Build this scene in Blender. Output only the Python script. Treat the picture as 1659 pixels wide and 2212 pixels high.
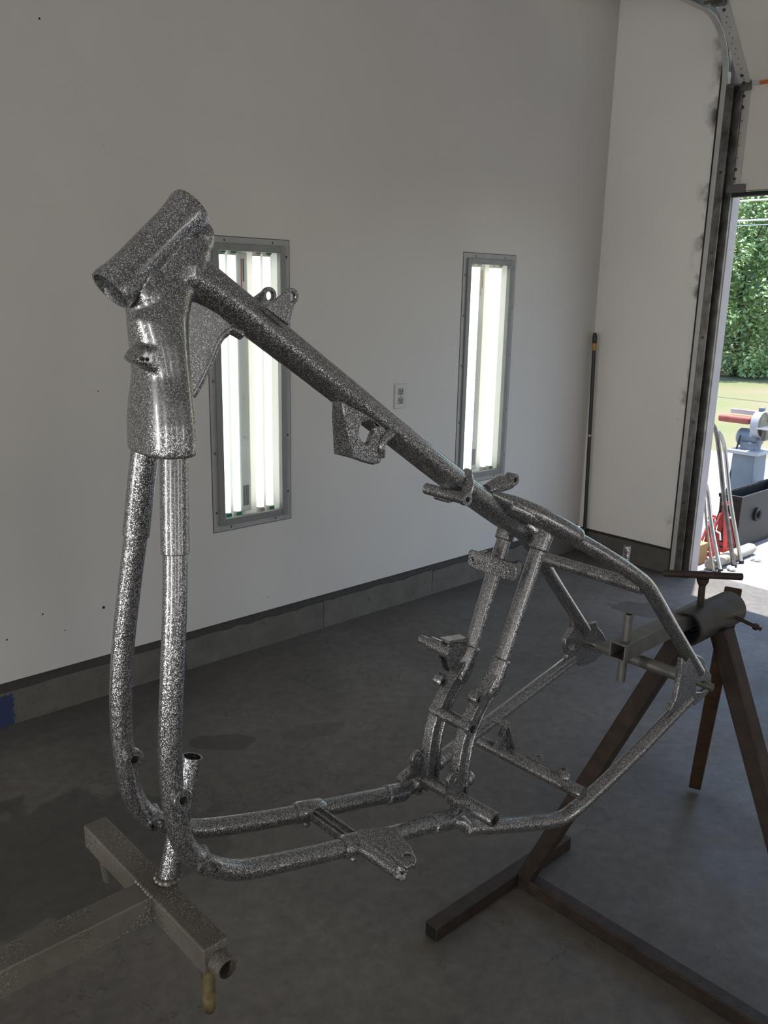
import bpy, bmesh, math, random
from mathutils import Vector, Matrix
random.seed(7)
for o in list(bpy.data.objects): bpy.data.objects.remove(o)
scene = bpy.context.scene
COL = scene.collection

# ------------------------------------------------------------------ camera
cam_data = bpy.data.cameras.new('camera')
cam_data.sensor_fit = 'VERTICAL'; cam_data.sensor_height = 24.0; cam_data.lens = 1866/2212*24
cam_data.clip_start = 0.05; cam_data.clip_end = 200
cam = bpy.data.objects.new('camera', cam_data); COL.objects.link(cam)
CAMROWS = [[0.73468, -0.678121, 0.019951], [-0.153933, -0.195268, -0.968594], [0.66072, 0.708535, -0.247845]]
r_, d_, f_ = [Vector(v) for v in CAMROWS]
cam.matrix_world = Matrix.Translation((0, 0, 1.5)) @ Matrix((r_, -d_, -f_)).transposed().to_4x4()
scene.camera = cam

# ------------------------------------------------------------------ sky, sun, exposure
world = bpy.data.worlds.new('sky'); scene.world = world; world.use_nodes = True
wn = world.node_tree; bg = wn.nodes['Background']
sky = wn.nodes.new('ShaderNodeTexSky'); sky.sky_type = 'NISHITA'; sky.sun_disc = False
sky.sun_elevation = math.radians(72); sky.sun_rotation = math.radians(100); sky.air_density = 1.2; sky.dust_density = .6
wn.links.new(sky.outputs[0], bg.inputs[0]); bg.inputs[1].default_value = 0.58
sun_data = bpy.data.lights.new('sun', 'SUN'); sun_data.energy = 13; sun_data.angle = 0.009; sun_data.color = (1, .95, .88)
sun = bpy.data.objects.new('sun', sun_data); COL.objects.link(sun)
sun.rotation_euler = Vector((.15, .07, 1)).to_track_quat('Z', 'Y').to_euler()
sun.location = (12, 7, 14)
vs = scene.view_settings; vs.view_transform = 'Standard'; vs.look = 'None'; vs.gamma = 1; vs.use_curve_mapping = False
vs.exposure = 0.0
OPPOSITE_LAMP_WATTS = 12; FRONT_LAMP_WATTS = 40

# ------------------------------------------------------------------ helpers
def link(o, parent=None):
    COL.objects.link(o)
    if parent: o.parent = parent
    return o
def tag(o, label, cat, group=None):
    o['label'] = label; o['category'] = cat
    if group: o['group'] = group
    return o
def empty(name, loc=(0,0,0), label=None, cat=None, group=None):
    o = bpy.data.objects.new(name, None); COL.objects.link(o); o.location = loc; o.empty_display_size = .1
    if label: tag(o, label, cat, group)
    return o
def copy_tree(o, parent=None):
    c = o.copy(); COL.objects.link(c)
    if parent: c.parent = parent
    for ch in [q for q in bpy.data.objects if q.parent == o]: copy_tree(ch, c)
    return c

def frame_of(d):
    d = d.normalized(); a = Vector((0,0,1)) if abs(d.z) < .9 else Vector((1,0,0))
    u = d.cross(a).normalized(); return u, d.cross(u).normalized()
def smooth_path(pts, rad=None, n=4):
    pts = [Vector(p) for p in pts]; out = []; ro = []
    for i in range(len(pts)-1):
        p0 = pts[max(i-1,0)]; p1 = pts[i]; p2 = pts[i+1]; p3 = pts[min(i+2,len(pts)-1)]
        for k in range(n):
            t = k/n
            out.append(.5*((2*p1)+(p2-p0)*t+(2*p0-5*p1+4*p2-p3)*t*t+(3*p1-p0-3*p2+p3)*t**3))
            if rad: ro.append(rad[i]*(1-t)+rad[i+1]*t)
    out.append(pts[-1])
    if rad: ro.append(rad[-1])
    return (out, ro) if rad else out

class MB:
    def __init__(s): s.v = []; s.f = []
    def add(s, vs, fs):
        b = len(s.v); s.v += [tuple(v) for v in vs]; s.f += [tuple(i+b for i in f) for f in fs]
    def box(s, c, size, rot=None):
        c = Vector(c); hx, hy, hz = [q/2 for q in size]
        vs = [Vector((x,y,z)) for x in(-hx,hx) for y in(-hy,hy) for z in(-hz,hz)]
        if rot is not None: vs = [rot @ v for v in vs]
        s.add([c+v for v in vs], [(0,1,3,2),(4,6,7,5),(0,4,5,1),(2,3,7,6),(0,2,6,4),(1,5,7,3)])
        return s
    def box2(s, a, b):
        a = Vector(a); b = Vector(b); return s.box((a+b)/2, [abs(q) for q in (b-a)])
    def bar(s, a, b, w, hgt, up=(0,0,1)):
        # square bar from a to b
        a = Vector(a); b = Vector(b); d = (b-a); l = d.length; d.normalize()
        u = d.cross(Vector(up)).normalized(); v = u.cross(d).normalized()
        return s.box((a+b)/2, (l, w, hgt), Matrix((d, u, v)).transposed())
    def tube(s, pts, r, n=20, caps=True, dome=0):
        pts = [Vector(p) for p in pts]; m = len(pts)
        rs = r if isinstance(r, (list,tuple)) else [r]*m
        tang = [(pts[min(i+1,m-1)]-pts[max(i-1,0)]).normalized() for i in range(m)]
        u, v = frame_of(tang[0]); vs = []; fs = []
        for i in range(m):
            if i:
                q = tang[i-1].rotation_difference(tang[i]); u = q @ u; v = q @ v
            for k in range(n):
                a = 2*math.pi*k/n
                vs.append(pts[i]+(u*math.cos(a)+v*math.sin(a))*rs[i])
        for i in range(m-1):
            for k in range(n):
                k2 = (k+1) % n
                fs.append((i*n+k, i*n+k2, (i+1)*n+k2, (i+1)*n+k))
        if caps:
            fs.append(tuple(range(n))[::-1]); fs.append(tuple((m-1)*n+k for k in range(n)))
        s.add(vs, fs); return s
    def cyl(s, a, b, r, n=20): return s.tube([a, b], r, n)
    def lathe(s, a, b, prof, n=32, closed=False):
        # prof: (distance along a->b, radius); open-ended surface of revolution
        a = Vector(a); b = Vector(b); d = (b-a).normalized(); u, v = frame_of(d); vs = []; fs = []
        for t, r in prof:
            for k in range(n):
                g = 2*math.pi*k/n; vs.append(a+d*t+(u*math.cos(g)+v*math.sin(g))*r)
        m = len(prof)
        for i in range(m if closed else m-1):
            j = (i+1) % m
            for k in range(n):
                k2 = (k+1) % n; fs.append((i*n+k, i*n+k2, j*n+k2, j*n+k))
        s.add(vs, fs); return s
    def pipe(s, a, b, ro, ri, n=32):
        l = (Vector(b)-Vector(a)).length
        return s.lathe(a, b, [(0,ri),(0,ro),(l,ro),(l,ri)], n, True)
    def ring(s, c, axis, ro, ri, th, n=24):
        c = Vector(c); ax = Vector(axis).normalized()
        return s.pipe(c-ax*th/2, c+ax*th/2, ro, ri, n)
    def sphere(s, c, r, n=16, sc=(1,1,1)):
        c = Vector(c); vs = [c+Vector((0,0,r*sc[2]))]; fs = []; m = n//2
        for i in range(1, m):
            for k in range(n):
                a = math.pi*i/m; g = 2*math.pi*k/n
                vs.append(c+Vector((r*sc[0]*math.sin(a)*math.cos(g), r*sc[1]*math.sin(a)*math.sin(g), r*sc[2]*math.cos(a))))
        vs.append(c-Vector((0,0,r*sc[2])))
        for k in range(n): fs.append((0, 1+k, 1+(k+1) % n))
        for i in range(m-2):
            for k in range(n):
                k2 = (k+1) % n; b = 1+i*n; fs.append((b+k, b+n+k, b+n+k2, b+k2))
        b = 1+(m-2)*n
        for k in range(n): fs.append((b+k, len(vs)-1, b+(k+1) % n))
        s.add(vs, fs); return s
    def loft(s, rings, cap=True):
        n = len(rings[0]); vs = [p for r in rings for p in r]; fs = []
        for i in range(len(rings)-1):
            for k in range(n):
                k2 = (k+1) % n; fs.append((i*n+k, i*n+k2, (i+1)*n+k2, (i+1)*n+k))
        if cap: fs.append(tuple(range(n))[::-1]); fs.append(tuple((len(rings)-1)*n+k for k in range(n)))
        s.add(vs, fs); return s
    def plate(s, outer, holes, thick):
        # outer, holes: lists of 3D points in one plane; extruded by the vector thick (centred)
        bm = bmesh.new(); t = Vector(thick)
        for lp in [outer]+list(holes):
            vs = [bm.verts.new(Vector(p)-t/2) for p in lp]
            for i in range(len(vs)): bm.edges.new((vs[i], vs[(i+1) % len(vs)]))
        bmesh.ops.triangle_fill(bm, edges=bm.edges[:], use_beauty=True, use_dissolve=False)
        g = bmesh.ops.extrude_face_region(bm, geom=bm.faces[:])
        bmesh.ops.translate(bm, verts=[e for e in g['geom'] if isinstance(e, bmesh.types.BMVert)], vec=t)
        bmesh.ops.recalc_face_normals(bm, faces=bm.faces[:])
        bm.verts.index_update()
        s.add([v.co.copy() for v in bm.verts], [[v.index for v in f.verts] for f in bm.faces]); bm.free(); return s
    def build(s, name, mat, parent=None, smooth=True, bevel=0, seg=2, fix=True):
        me = bpy.data.meshes.new(name); me.from_pydata(s.v, [], s.f)
        if fix:
            bm = bmesh.new(); bm.from_mesh(me); bmesh.ops.recalc_face_normals(bm, faces=bm.faces[:]); bm.to_mesh(me); bm.free()
        me.materials.append(M[mat])
        if smooth:
            for p in me.polygons: p.use_smooth = True
            me.set_sharp_from_angle(angle=math.radians(38))
        o = bpy.data.objects.new(name, me); link(o, parent)
        if bevel:
            b = o.modifiers.new('bevel', 'BEVEL'); b.width = bevel; b.segments = seg; b.limit_method = 'ANGLE'; b.angle_limit = math.radians(38)
            b.harden_normals = False
        return o
def structure(o): o['kind'] = 'structure'; return o

# ------------------------------------------------------------------ materials
M = {}
def new_mat(name):
    m = bpy.data.materials.new(name); m.use_nodes = True; M[name] = m
    nt = m.node_tree; return m, nt, nt.nodes['Principled BSDF']
def N(nt, t, **kw):
    n = nt.nodes.new(t)
    for k, v in kw.items(): setattr(n, k, v)
    return n
def coords(nt, kind='Object'):
    return N(nt, 'ShaderNodeTexCoord').outputs[kind]
def noise(nt, vec, scale, detail=4, rough=.55, dist=0):
    n = N(nt, 'ShaderNodeTexNoise'); n.inputs['Scale'].default_value = scale; n.inputs['Detail'].default_value = detail
    n.inputs['Roughness'].default_value = rough; n.inputs['Distortion'].default_value = dist
    nt.links.new(vec, n.inputs['Vector']); return n.outputs['Fac']
def ramp(nt, fac, stops):
    r = N(nt, 'ShaderNodeValToRGB'); e = r.color_ramp.elements
    while len(e) < len(stops): e.new(.5)
    for q, (p, c) in zip(e, stops): q.position = p; q.color = (*c, 1) if len(c) == 3 else c
    nt.links.new(fac, r.inputs[0]); return r.outputs[0]
def math_(nt, op, a, b=None, clamp=False):
    m = N(nt, 'ShaderNodeMath', operation=op, use_clamp=clamp)
    for i, q in enumerate((a, b)):
        if q is None: continue
        if isinstance(q, (int, float)): m.inputs[i].default_value = q
        else: nt.links.new(q, m.inputs[i])
    return m.outputs[0]
def mixc(nt, fac, a, b, mode='MIX'):
    m = N(nt, 'ShaderNodeMix', data_type='RGBA', blend_type=mode)
    for s, q in ((m.inputs['Factor'], fac), (m.inputs['A'], a), (m.inputs['B'], b)):
        if isinstance(q, (int, float)): s.default_value = q
        elif isinstance(q, tuple): s.default_value = (*q, 1)
        else: nt.links.new(q, s)
    return m.outputs['Result']
def bump(nt, b, hgt, strength=.2, dist=.01):
    n = N(nt, 'ShaderNodeBump'); n.inputs['Strength'].default_value = strength; n.inputs['Distance'].default_value = dist
    nt.links.new(hgt, n.inputs['Height']); nt.links.new(n.outputs[0], b.inputs['Normal'])
def simple(name, c1, rough=.5, metal=0, c2=None, scale=8, detail=4, bmp=0, bscale=None, spec=None):
    m, nt, b = new_mat(name); b.inputs['Roughness'].default_value = rough; b.inputs['Metallic'].default_value = metal
    if spec is not None: b.inputs['Specular IOR Level'].default_value = spec
    v = coords(nt)
    c2 = c2 or tuple(q*.85 for q in c1)
    nt.links.new(ramp(nt, noise(nt, v, scale, detail), [(.3, c1), (.72, c2)]), b.inputs['Base Color'])
    if bmp: bump(nt, b, noise(nt, v, bscale or scale*4, 5), bmp, .004)
    return m

def flake(name, dark, light, amount, k, rough, scale, coat=.5, metal=.85, dirt=None):
    m, nt, b = new_mat(name); v = coords(nt)
    vo = N(nt, 'ShaderNodeTexVoronoi'); vo.inputs['Scale'].default_value = scale; nt.links.new(v, vo.inputs['Vector'])
    sep = N(nt, 'ShaderNodeSeparateColor'); nt.links.new(vo.outputs['Color'], sep.inputs[0])
    fac = math_(nt, 'GREATER_THAN', sep.outputs[2], 1-amount)
    if dirt:      # the sprayed dust lies in drifts: bare metal shows between them
        dr_ = ramp(nt, noise(nt, v, 13, 5, .6), [(.42, (0,0,0)), (.62, (1,1,1))]); fac = math_(nt, 'MULTIPLY', fac, dr_)
    big = noise(nt, v, 26, 4)
    dk = ramp(nt, big, [(.3, dark), (.7, dirt or tuple(q*.85 for q in dark))])
    nt.links.new(mixc(nt, fac, dk, light), b.inputs['Base Color'])
    geo = N(nt, 'ShaderNodeNewGeometry')
    vm = N(nt, 'ShaderNodeVectorMath', operation='SUBTRACT'); vm.inputs[1].default_value = (.5,.5,.5); nt.links.new(vo.outputs['Color'], vm.inputs[0])
    vk = N(nt, 'ShaderNodeVectorMath', operation='SCALE'); nt.links.new(vm.outputs[0], vk.inputs[0])
    nt.links.new(math_(nt, 'ADD', math_(nt, 'MULTIPLY', fac, k), .05), vk.inputs['Scale'])
    va = N(nt, 'ShaderNodeVectorMath', operation='ADD'); nt.links.new(vk.outputs[0], va.inputs[0]); nt.links.new(geo.outputs['Normal'], va.inputs[1])
    vn = N(nt, 'ShaderNodeVectorMath', operation='NORMALIZE'); nt.links.new(va.outputs[0], vn.inputs[0])
    nt.links.new(vn.outputs[0], b.inputs['Normal'])
    b.inputs['Metallic'].default_value = metal; b.inputs['Roughness'].default_value = rough
    b.inputs['Coat Weight'].default_value = coat; b.inputs['Coat Roughness'].default_value = .05
    return m
flake('flake_paint', (.165,.167,.175), (.66,.67,.69), .24, .24, .33, 1450, .5)
flake('flake_dust', (.19,.178,.158), (.44,.43,.40), .16, .28, .55, 1200, .05, .35, (.115,.10,.083))
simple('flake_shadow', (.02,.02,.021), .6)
simple('bare_steel', (.33,.32,.30), .42, .9, (.2,.19,.18), 60, 4)
simple('worn_silver', (.36,.36,.35), .4, .8, (.22,.22,.21), 50, 4)
simple('rust_brown', (.052,.034,.026), .62, .3, (.020,.015,.013), 26, 6, .25)
simple('rust_orange', (.10,.056,.026), .6, .3, (.028,.018,.012), 18, 6, .25)
simple('pipe_grey', (.085,.078,.074), .55, .4, (.055,.046,.042), 14, 5, .15)
simple('arm_grey', (.21,.21,.205), .45, .5, (.15,.15,.145), 40, 4, .1)
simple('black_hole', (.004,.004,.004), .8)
simple('yellow_pin', (.20,.17,.085), .6, .1, (.05,.022,.012), 75, 3)
simple('light_frame', (.20,.205,.21), .5, .2, (.165,.17,.175), 12)
simple('light_flange', (.33,.33,.33), .55, 0, (.27,.27,.27), 9)
simple('screw', (.09,.09,.09), .4, .8)
simple('housing_white', (.80,.82,.82), .5, 0, (.76,.78,.78), 4)
simple('ballast_cover', (.50,.53,.55), .45, 0, (.46,.49,.51), 6)
simple('tape_green', (.02,.22,.12), .6)
simple('tape_grey', (.35,.33,.3), .6)
simple('print_red', (.35,.08,.06), .7)
simple('print_dark', (.05,.05,.055), .7)
simple('plate_white', (.47,.47,.455), .5, 0, (.43,.43,.42), 60)
simple('socket_dark', (.12,.12,.12), .6)
simple('socket_grey', (.30,.30,.30), .6, 0, (.2,.2,.2), 90)
simple('pole_black', (.02,.022,.028), .4)
simple('collar_yellow', (.42,.24,.03), .5)
simple('track_steel', (.24,.235,.225), .38, .75, (.08,.075,.07), 16, 5)
simple('strip_grey', (.50,.49,.47), .45, .2, (.42,.41,.39), 14)
simple('trim_white', (.40,.35,.335), .6, 0, (.35,.31,.30), 10)
simple('door_white', (.66,.64,.60), .5, 0, (.61,.59,.55), 3)
simple('rubber_black', (.015,.015,.016), .7)
simple('joint_orange', (.55,.16,.04), .6, 0, (.42,.12,.04), 40)
simple('recess_shade_caulk', (.05,.046,.04), .8, 0, (.035,.032,.03), 30)
simple('ceiling_white', (.78,.765,.74), .7)
simple('nail_dark', (.015,.014,.013), .8)
simple('sander_blue', (.16,.20,.25), .5, .1, (.12,.15,.2), 6)
simple('sander_grey', (.40,.42,.46), .45, .2, (.33,.35,.4), 8)
simple('abrasive_red', (.34,.10,.08), .8, 0, (.28,.07,.06), 30)
simple('steel_bright', (.52,.52,.52), .28, .9, (.4,.4,.41), 20)
simple('bin_black', (.010,.010,.012), .55, 0, (.018,.015,.015), 7)
simple('jack_red', (.45,.05,.05), .45, 0, (.33,.035,.03), 12)
simple('roll_grey', (.34,.32,.28), .8, 0, (.26,.24,.2), 12)
simple('rag_white', (.8,.8,.82), .8)
simple('bark', (.07,.05,.035), .9, 0, (.04,.03,.022), 12, 5, .4)
simple('grass', (.10,.125,.04), .9, 0, (.17,.135,.085), .45, 6)
simple('apron', (.24,.24,.245), .8, 0, (.19,.19,.19), 3, 6)
simple('wire_grey', (.7,.72,.75), .5, .2)
simple('card_tan', (.40,.24,.10), .8)
simple('green_box', (.05,.10,.11), .5)
simple('siding', (.6,.58,.55), .7)
simple('ear_rubber', (.02,.02,.02), .6)
def leafmat(name, c1, c2):
    m, nt, b = new_mat(name); v = coords(nt)
    nt.links.new(ramp(nt, noise(nt, v, 1.1, 5, .7), [(.35, c1), (.65, c2)]), b.inputs['Base Color'])
    b.inputs['Roughness'].default_value = .45
    b.inputs['Subsurface Weight'].default_value = 0
leafmat('leaf_bright', (.27,.36,.14), (.15,.25,.10))
leafmat('leaf_dark', (.09,.16,.09), (.05,.105,.065))
def emit(name, c, s):
    m = bpy.data.materials.new(name); m.use_nodes = True; M[name] = m; nt = m.node_tree; nt.nodes.clear()
    e = N(nt, 'ShaderNodeEmission'); e.inputs[0].default_value = (*c, 1); e.inputs[1].default_value = s
    o = N(nt, 'ShaderNodeOutputMaterial'); nt.links.new(e.outputs[0], o.inputs[0])
emit('tube_cool', (1, 1, .93), 2.6)
emit('tube_warm', (1, .89, .79), 2.6)
def glass(name):
    m = bpy.data.materials.new(name); m.use_nodes = True; M[name] = m; nt = m.node_tree; nt.nodes.clear()
    t = N(nt, 'ShaderNodeBsdfTransparent'); t.inputs[0].default_value = (.93,.95,.93,1)
    g = N(nt, 'ShaderNodeBsdfGlossy'); g.inputs['Roughness'].default_value = .08
    lw = N(nt, 'ShaderNodeLayerWeight'); fc = math_(nt, 'ADD', math_(nt, 'MULTIPLY', math_(nt, 'POWER', lw.outputs['Facing'], 5), .6), .03)
    mx = N(nt, 'ShaderNodeMixShader'); o = N(nt, 'ShaderNodeOutputMaterial')
    nt.links.new(fc, mx.inputs[0]); nt.links.new(t.outputs[0], mx.inputs[1]); nt.links.new(g.outputs[0], mx.inputs[2]); nt.links.new(mx.outputs[0], o.inputs[0])
glass('lens_glass')

# painted white wall board, slightly glossy, with faint grubby clouds
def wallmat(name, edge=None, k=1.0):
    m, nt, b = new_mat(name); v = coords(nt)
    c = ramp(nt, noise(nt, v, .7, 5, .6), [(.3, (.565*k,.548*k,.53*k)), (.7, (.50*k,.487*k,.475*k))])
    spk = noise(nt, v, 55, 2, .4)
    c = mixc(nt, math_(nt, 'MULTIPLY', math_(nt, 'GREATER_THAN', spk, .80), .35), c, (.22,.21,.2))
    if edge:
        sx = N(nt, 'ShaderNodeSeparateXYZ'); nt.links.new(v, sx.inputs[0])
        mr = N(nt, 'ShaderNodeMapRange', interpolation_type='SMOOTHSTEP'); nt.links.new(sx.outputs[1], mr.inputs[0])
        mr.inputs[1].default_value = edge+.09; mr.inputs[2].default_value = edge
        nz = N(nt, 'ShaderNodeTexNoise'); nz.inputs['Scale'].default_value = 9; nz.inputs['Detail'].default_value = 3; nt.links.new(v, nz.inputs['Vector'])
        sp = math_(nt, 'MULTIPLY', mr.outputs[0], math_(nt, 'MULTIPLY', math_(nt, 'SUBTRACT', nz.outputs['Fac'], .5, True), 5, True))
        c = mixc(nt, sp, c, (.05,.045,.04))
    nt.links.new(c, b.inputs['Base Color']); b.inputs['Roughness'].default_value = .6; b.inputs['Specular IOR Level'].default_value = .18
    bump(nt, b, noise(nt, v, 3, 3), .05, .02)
wallmat('wall_board'); wallmat('wall_board_sprayed_lit', 2.27, 1.42)  # right wall: same paint, brightened in colour to stand in for stronger light

def curbmat():
    m, nt, b = new_mat('curb_concrete'); v = coords(nt)
    c = ramp(nt, noise(nt, v, 9, 8, .65), [(.3, (.125,.118,.104)), (.7, (.075,.070,.062))])
    c = mixc(nt, math_(nt, 'MULTIPLY', math_(nt, 'GREATER_THAN', noise(nt, v, 42, 3), .66), .5), c, (.05,.046,.04))
    # old blue paint on one end of the kerb
    sx = N(nt, 'ShaderNodeSeparateXYZ'); nt.links.new(v, sx.inputs[0])
    e = math_(nt, 'ADD', sx.outputs[0], math_(nt, 'MULTIPLY', noise(nt, v, 60, 3), .03))
    blue = math_(nt, 'MULTIPLY', math_(nt, 'LESS_THAN', e, .955), math_(nt, 'LESS_THAN', math_(nt, 'ADD', sx.outputs[2], math_(nt, 'MULTIPLY', noise(nt, v, 70, 2), .02)), .125))
    c = mixc(nt, blue, c, (.02,.032,.09))
    nt.links.new(c, b.inputs['Base Color']); b.inputs['Roughness'].default_value = .85
    bump(nt, b, noise(nt, v, 30, 6), .35, .01)
curbmat()

def floormat():
    m, nt, b = new_mat('floor_concrete'); v = coords(nt)
    c = ramp(nt, noise(nt, v, 1.1, 8, .6, .4), [(.25, (.176,.161,.143)), (.48, (.122,.113,.102)), (.75, (.074,.068,.062))])
    fine = noise(nt, v, 24, 8, .7)
    c = mixc(nt, .55, c, ramp(nt, fine, [(.35, (.42,.40,.38)), (.65, (1.0,1.0,1.0))]), 'MULTIPLY')
    c = mixc(nt, math_(nt, 'MULTIPLY', math_(nt, 'GREATER_THAN', noise(nt, v, 70, 2), .735), .5), c, (.03,.028,.026))
    c = mixc(nt, math_(nt, 'MULTIPLY', math_(nt, 'GREATER_THAN', noise(nt, v, 95, 2), .76), .45), c, (.33,.33,.34))
    # hairline cracks and flaked edges in the slab
    cr = math_(nt, 'LESS_THAN', math_(nt, 'ABSOLUTE', math_(nt, 'SUBTRACT', noise(nt, v, 4.2, 7, .62, .3), .5)), .0035)
    cm = math_(nt, 'GREATER_THAN', noise(nt, v, 2.3, 2), .56)
    c = mixc(nt, math_(nt, 'MULTIPLY', math_(nt, 'MULTIPLY', cr, cm), .6), c, (.025,.023,.021))
    sx = N(nt, 'ShaderNodeSeparateXYZ'); nt.links.new(v, sx.inputs[0])
    wob = math_(nt, 'MULTIPLY', math_(nt, 'SUBTRACT', noise(nt, v, 8, 5), .5), 1.1)
    tot = None; line = None
    for (cx, cy, rx, ry, a, s) in STAINS:
        ca, sa = math.cos(a), math.sin(a)
        dx = math_(nt, 'SUBTRACT', sx.outputs[0], cx); dy = math_(nt, 'SUBTRACT', sx.outputs[1], cy)
        u = math_(nt, 'ADD', math_(nt, 'MULTIPLY', dx, ca/rx), math_(nt, 'MULTIPLY', dy, sa/rx))
        w = math_(nt, 'ADD', math_(nt, 'MULTIPLY', dx, -sa/ry), math_(nt, 'MULTIPLY', dy, ca/ry))
        d = math_(nt, 'ADD', math_(nt, 'MULTIPLY', u, u), math_(nt, 'MULTIPLY', w, w))
        d = math_(nt, 'ADD', d, math_(nt, 'MULTIPLY', wob, 2.2))
        mr = N(nt, 'ShaderNodeMapRange', interpolation_type='SMOOTHSTEP'); nt.links.new(d, mr.inputs[0])
        mr.inputs[1].default_value = 1.08; mr.inputs[2].default_value = .9; mr.inputs[4].default_value = s
        tot = mr.outputs[0] if tot is None else math_(nt, 'MAXIMUM', tot, mr.outputs[0])
    c = mixc(nt, tot, c, mixc(nt, .8, c, (.018,.016,.015)), 'MIX')
    nt.links.new(c, b.inputs['Base Color'])
    r = ramp(nt, noise(nt, v, 5, 5), [(.3, (.5,.5,.5)), (.7, (.66,.66,.66))])
    r = mixc(nt, math_(nt, 'MULTIPLY', tot, .5), r, (.3,.3,.3))
    nt.links.new(r, b.inputs['Roughness']); b.inputs['Specular IOR Level'].default_value = .45
    bump(nt, b, fine, .12, .006)
STAINS = [(1.425, 2.305, 0.115, 0.055, -0.75, 0.75), (0.62, 2.12, 0.62, 0.3, -0.35, 0.55), (3.7, 2.05, 0.1, 0.19, 0.55, 0.6), (1.99, 1.29, 0.07, 0.12, 0.3, 0.3), (1.72, 2.16, 0.12, 0.05, -0.4, 0.35)]
floormat()

# ------------------------------------------------------------------ room shell
WY, WX, BY, BX, HZ = 2.885, 4.306, -3.4, -3.2, 3.7       # wall planes and ceiling height
DY0, DY1, DH = -.2, 2.27, 2.95                          # doorway
structure(MB().box2((BX-.2, BY-.2, -.12), (4.47, WY+.2, 0)).build('floor', 'floor_concrete', smooth=False))
structure(MB().box2((BX-.2, BY-.2, HZ), (WX+.2, WY+.2, HZ+.1)).build('ceiling', 'ceiling_white', smooth=False))
# fixture openings are cut out of the long wall so that the light boxes sit inside it
LIGHTS = [(1.765, 2.145), (3.172, 3.562)]
LZ0, LZ1 = .552, 1.685
def wall_with_holes(name, mat, x0, x1, z0, z1, y0, y1, holes):
    m = MB(); xs = sorted({x0, x1} | {q for h in holes for q in h[:2]}); zs = sorted({z0, z1} | {q for h in holes for q in h[2:]})
    for i in range(len(xs)-1):
        for k in range(len(zs)-1):
            cx, cz = (xs[i]+xs[i+1])/2, (zs[k]+zs[k+1])/2
            if any(h[0] < cx < h[1] and h[2] < cz < h[3] for h in holes): continue
            m.box2((xs[i], y0, zs[k]), (xs[i+1], y1, zs[k+1]))
    me = bpy.data.meshes.new(name); me.from_pydata(m.v, [], m.f)
    bm = bmesh.new(); bm.from_mesh(me); bmesh.ops.remove_doubles(bm, verts=bm.verts, dist=1e-5)
    seen = {}
    for fc in bm.faces: seen.setdefault(tuple(sorted(v.index for v in fc.verts)), []).append(fc)
    bmesh.ops.delete(bm, geom=[q for l in seen.values() if len(l) > 1 for q in l], context='FACES_ONLY')
    bmesh.ops.recalc_face_normals(bm, faces=bm.faces[:]); bm.to_mesh(me); bm.free()
    me.materials.append(M[mat]); o = bpy.data.objects.new(name, me); COL.objects.link(o); return structure(o)
INSET = .028
wl = wall_with_holes('wall_left', 'wall_board', BX-.2, WX+.2, .163, HZ, WY, WY+.2,
    [(a+INSET, b-INSET, LZ0+INSET, LZ1-INSET) for a, b in LIGHTS])
for k, (x, z, r) in enumerate([(.938,.318,.006),(1.066,.379,.006),(1.289,.351,.010),(1.205,2.287,.006),(1.319,1.143,.004),(1.14,.30,.004),(2.02,.22,.004)]):
    MB().cyl((x, WY-.0006, z), (x, WY+.004, z), r*.55, 10).build('nail_hole', 'nail_dark', wl)
# right-hand wall: strip between the corner and the doorway, lintel above it, and the part beyond the doorway
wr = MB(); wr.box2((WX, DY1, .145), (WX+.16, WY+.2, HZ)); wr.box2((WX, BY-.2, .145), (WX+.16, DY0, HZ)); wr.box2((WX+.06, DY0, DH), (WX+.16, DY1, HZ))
structure(wr.build('wall_right', 'wall_board_sprayed_lit', smooth=False))
structure(MB().box2((BX-.2, BY-.2, 0), (WX+.2, BY, HZ)).build('wall_back', 'wall_board', smooth=False))
structure(MB().box2((BX-.2, BY, 0), (BX, WY, HZ)).build('wall_front', 'wall_board', smooth=False))
# concrete kerb under the wall boards, cast in lengths, with a dark strip coloured as recess shade on top
kerb = structure(MB().box2((BX, WY+.016, .118), (WX, WY+.2, .163)).build('baseboard_left', 'recess_shade_caulk', smooth=False))
xk = [BX, -1.1, .2, 1.62, 2.33, 3.04, WX+.004]
for a, b in zip(xk[:-1], xk[1:]):
    m = MB(); n = 14
    top = [(a+.0015+(b-a-.003)*i/n, .126+random.uniform(-.006,.006)) for i in range(n+1)]
    m.plate([(x, WY+.1, z) for x, z in top]+[(b-.0015, WY+.1, 0), (a+.0015, WY+.1, 0)], [], (0, .195, 0))
    o = m.build('kerb_length', 'curb_concrete', kerb, smooth=False)
kerb2 = structure(MB().box2((WX+.012, DY1+.012, .118), (WX+.16, WY, .145)).build('baseboard_right', 'recess_shade_caulk', smooth=False))
m = MB(); m.box2((WX+.002, DY1+.01, 0), (WX+.16, WY, .128)); m.build('kerb_length', 'curb_concrete', kerb2, smooth=False)

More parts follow.
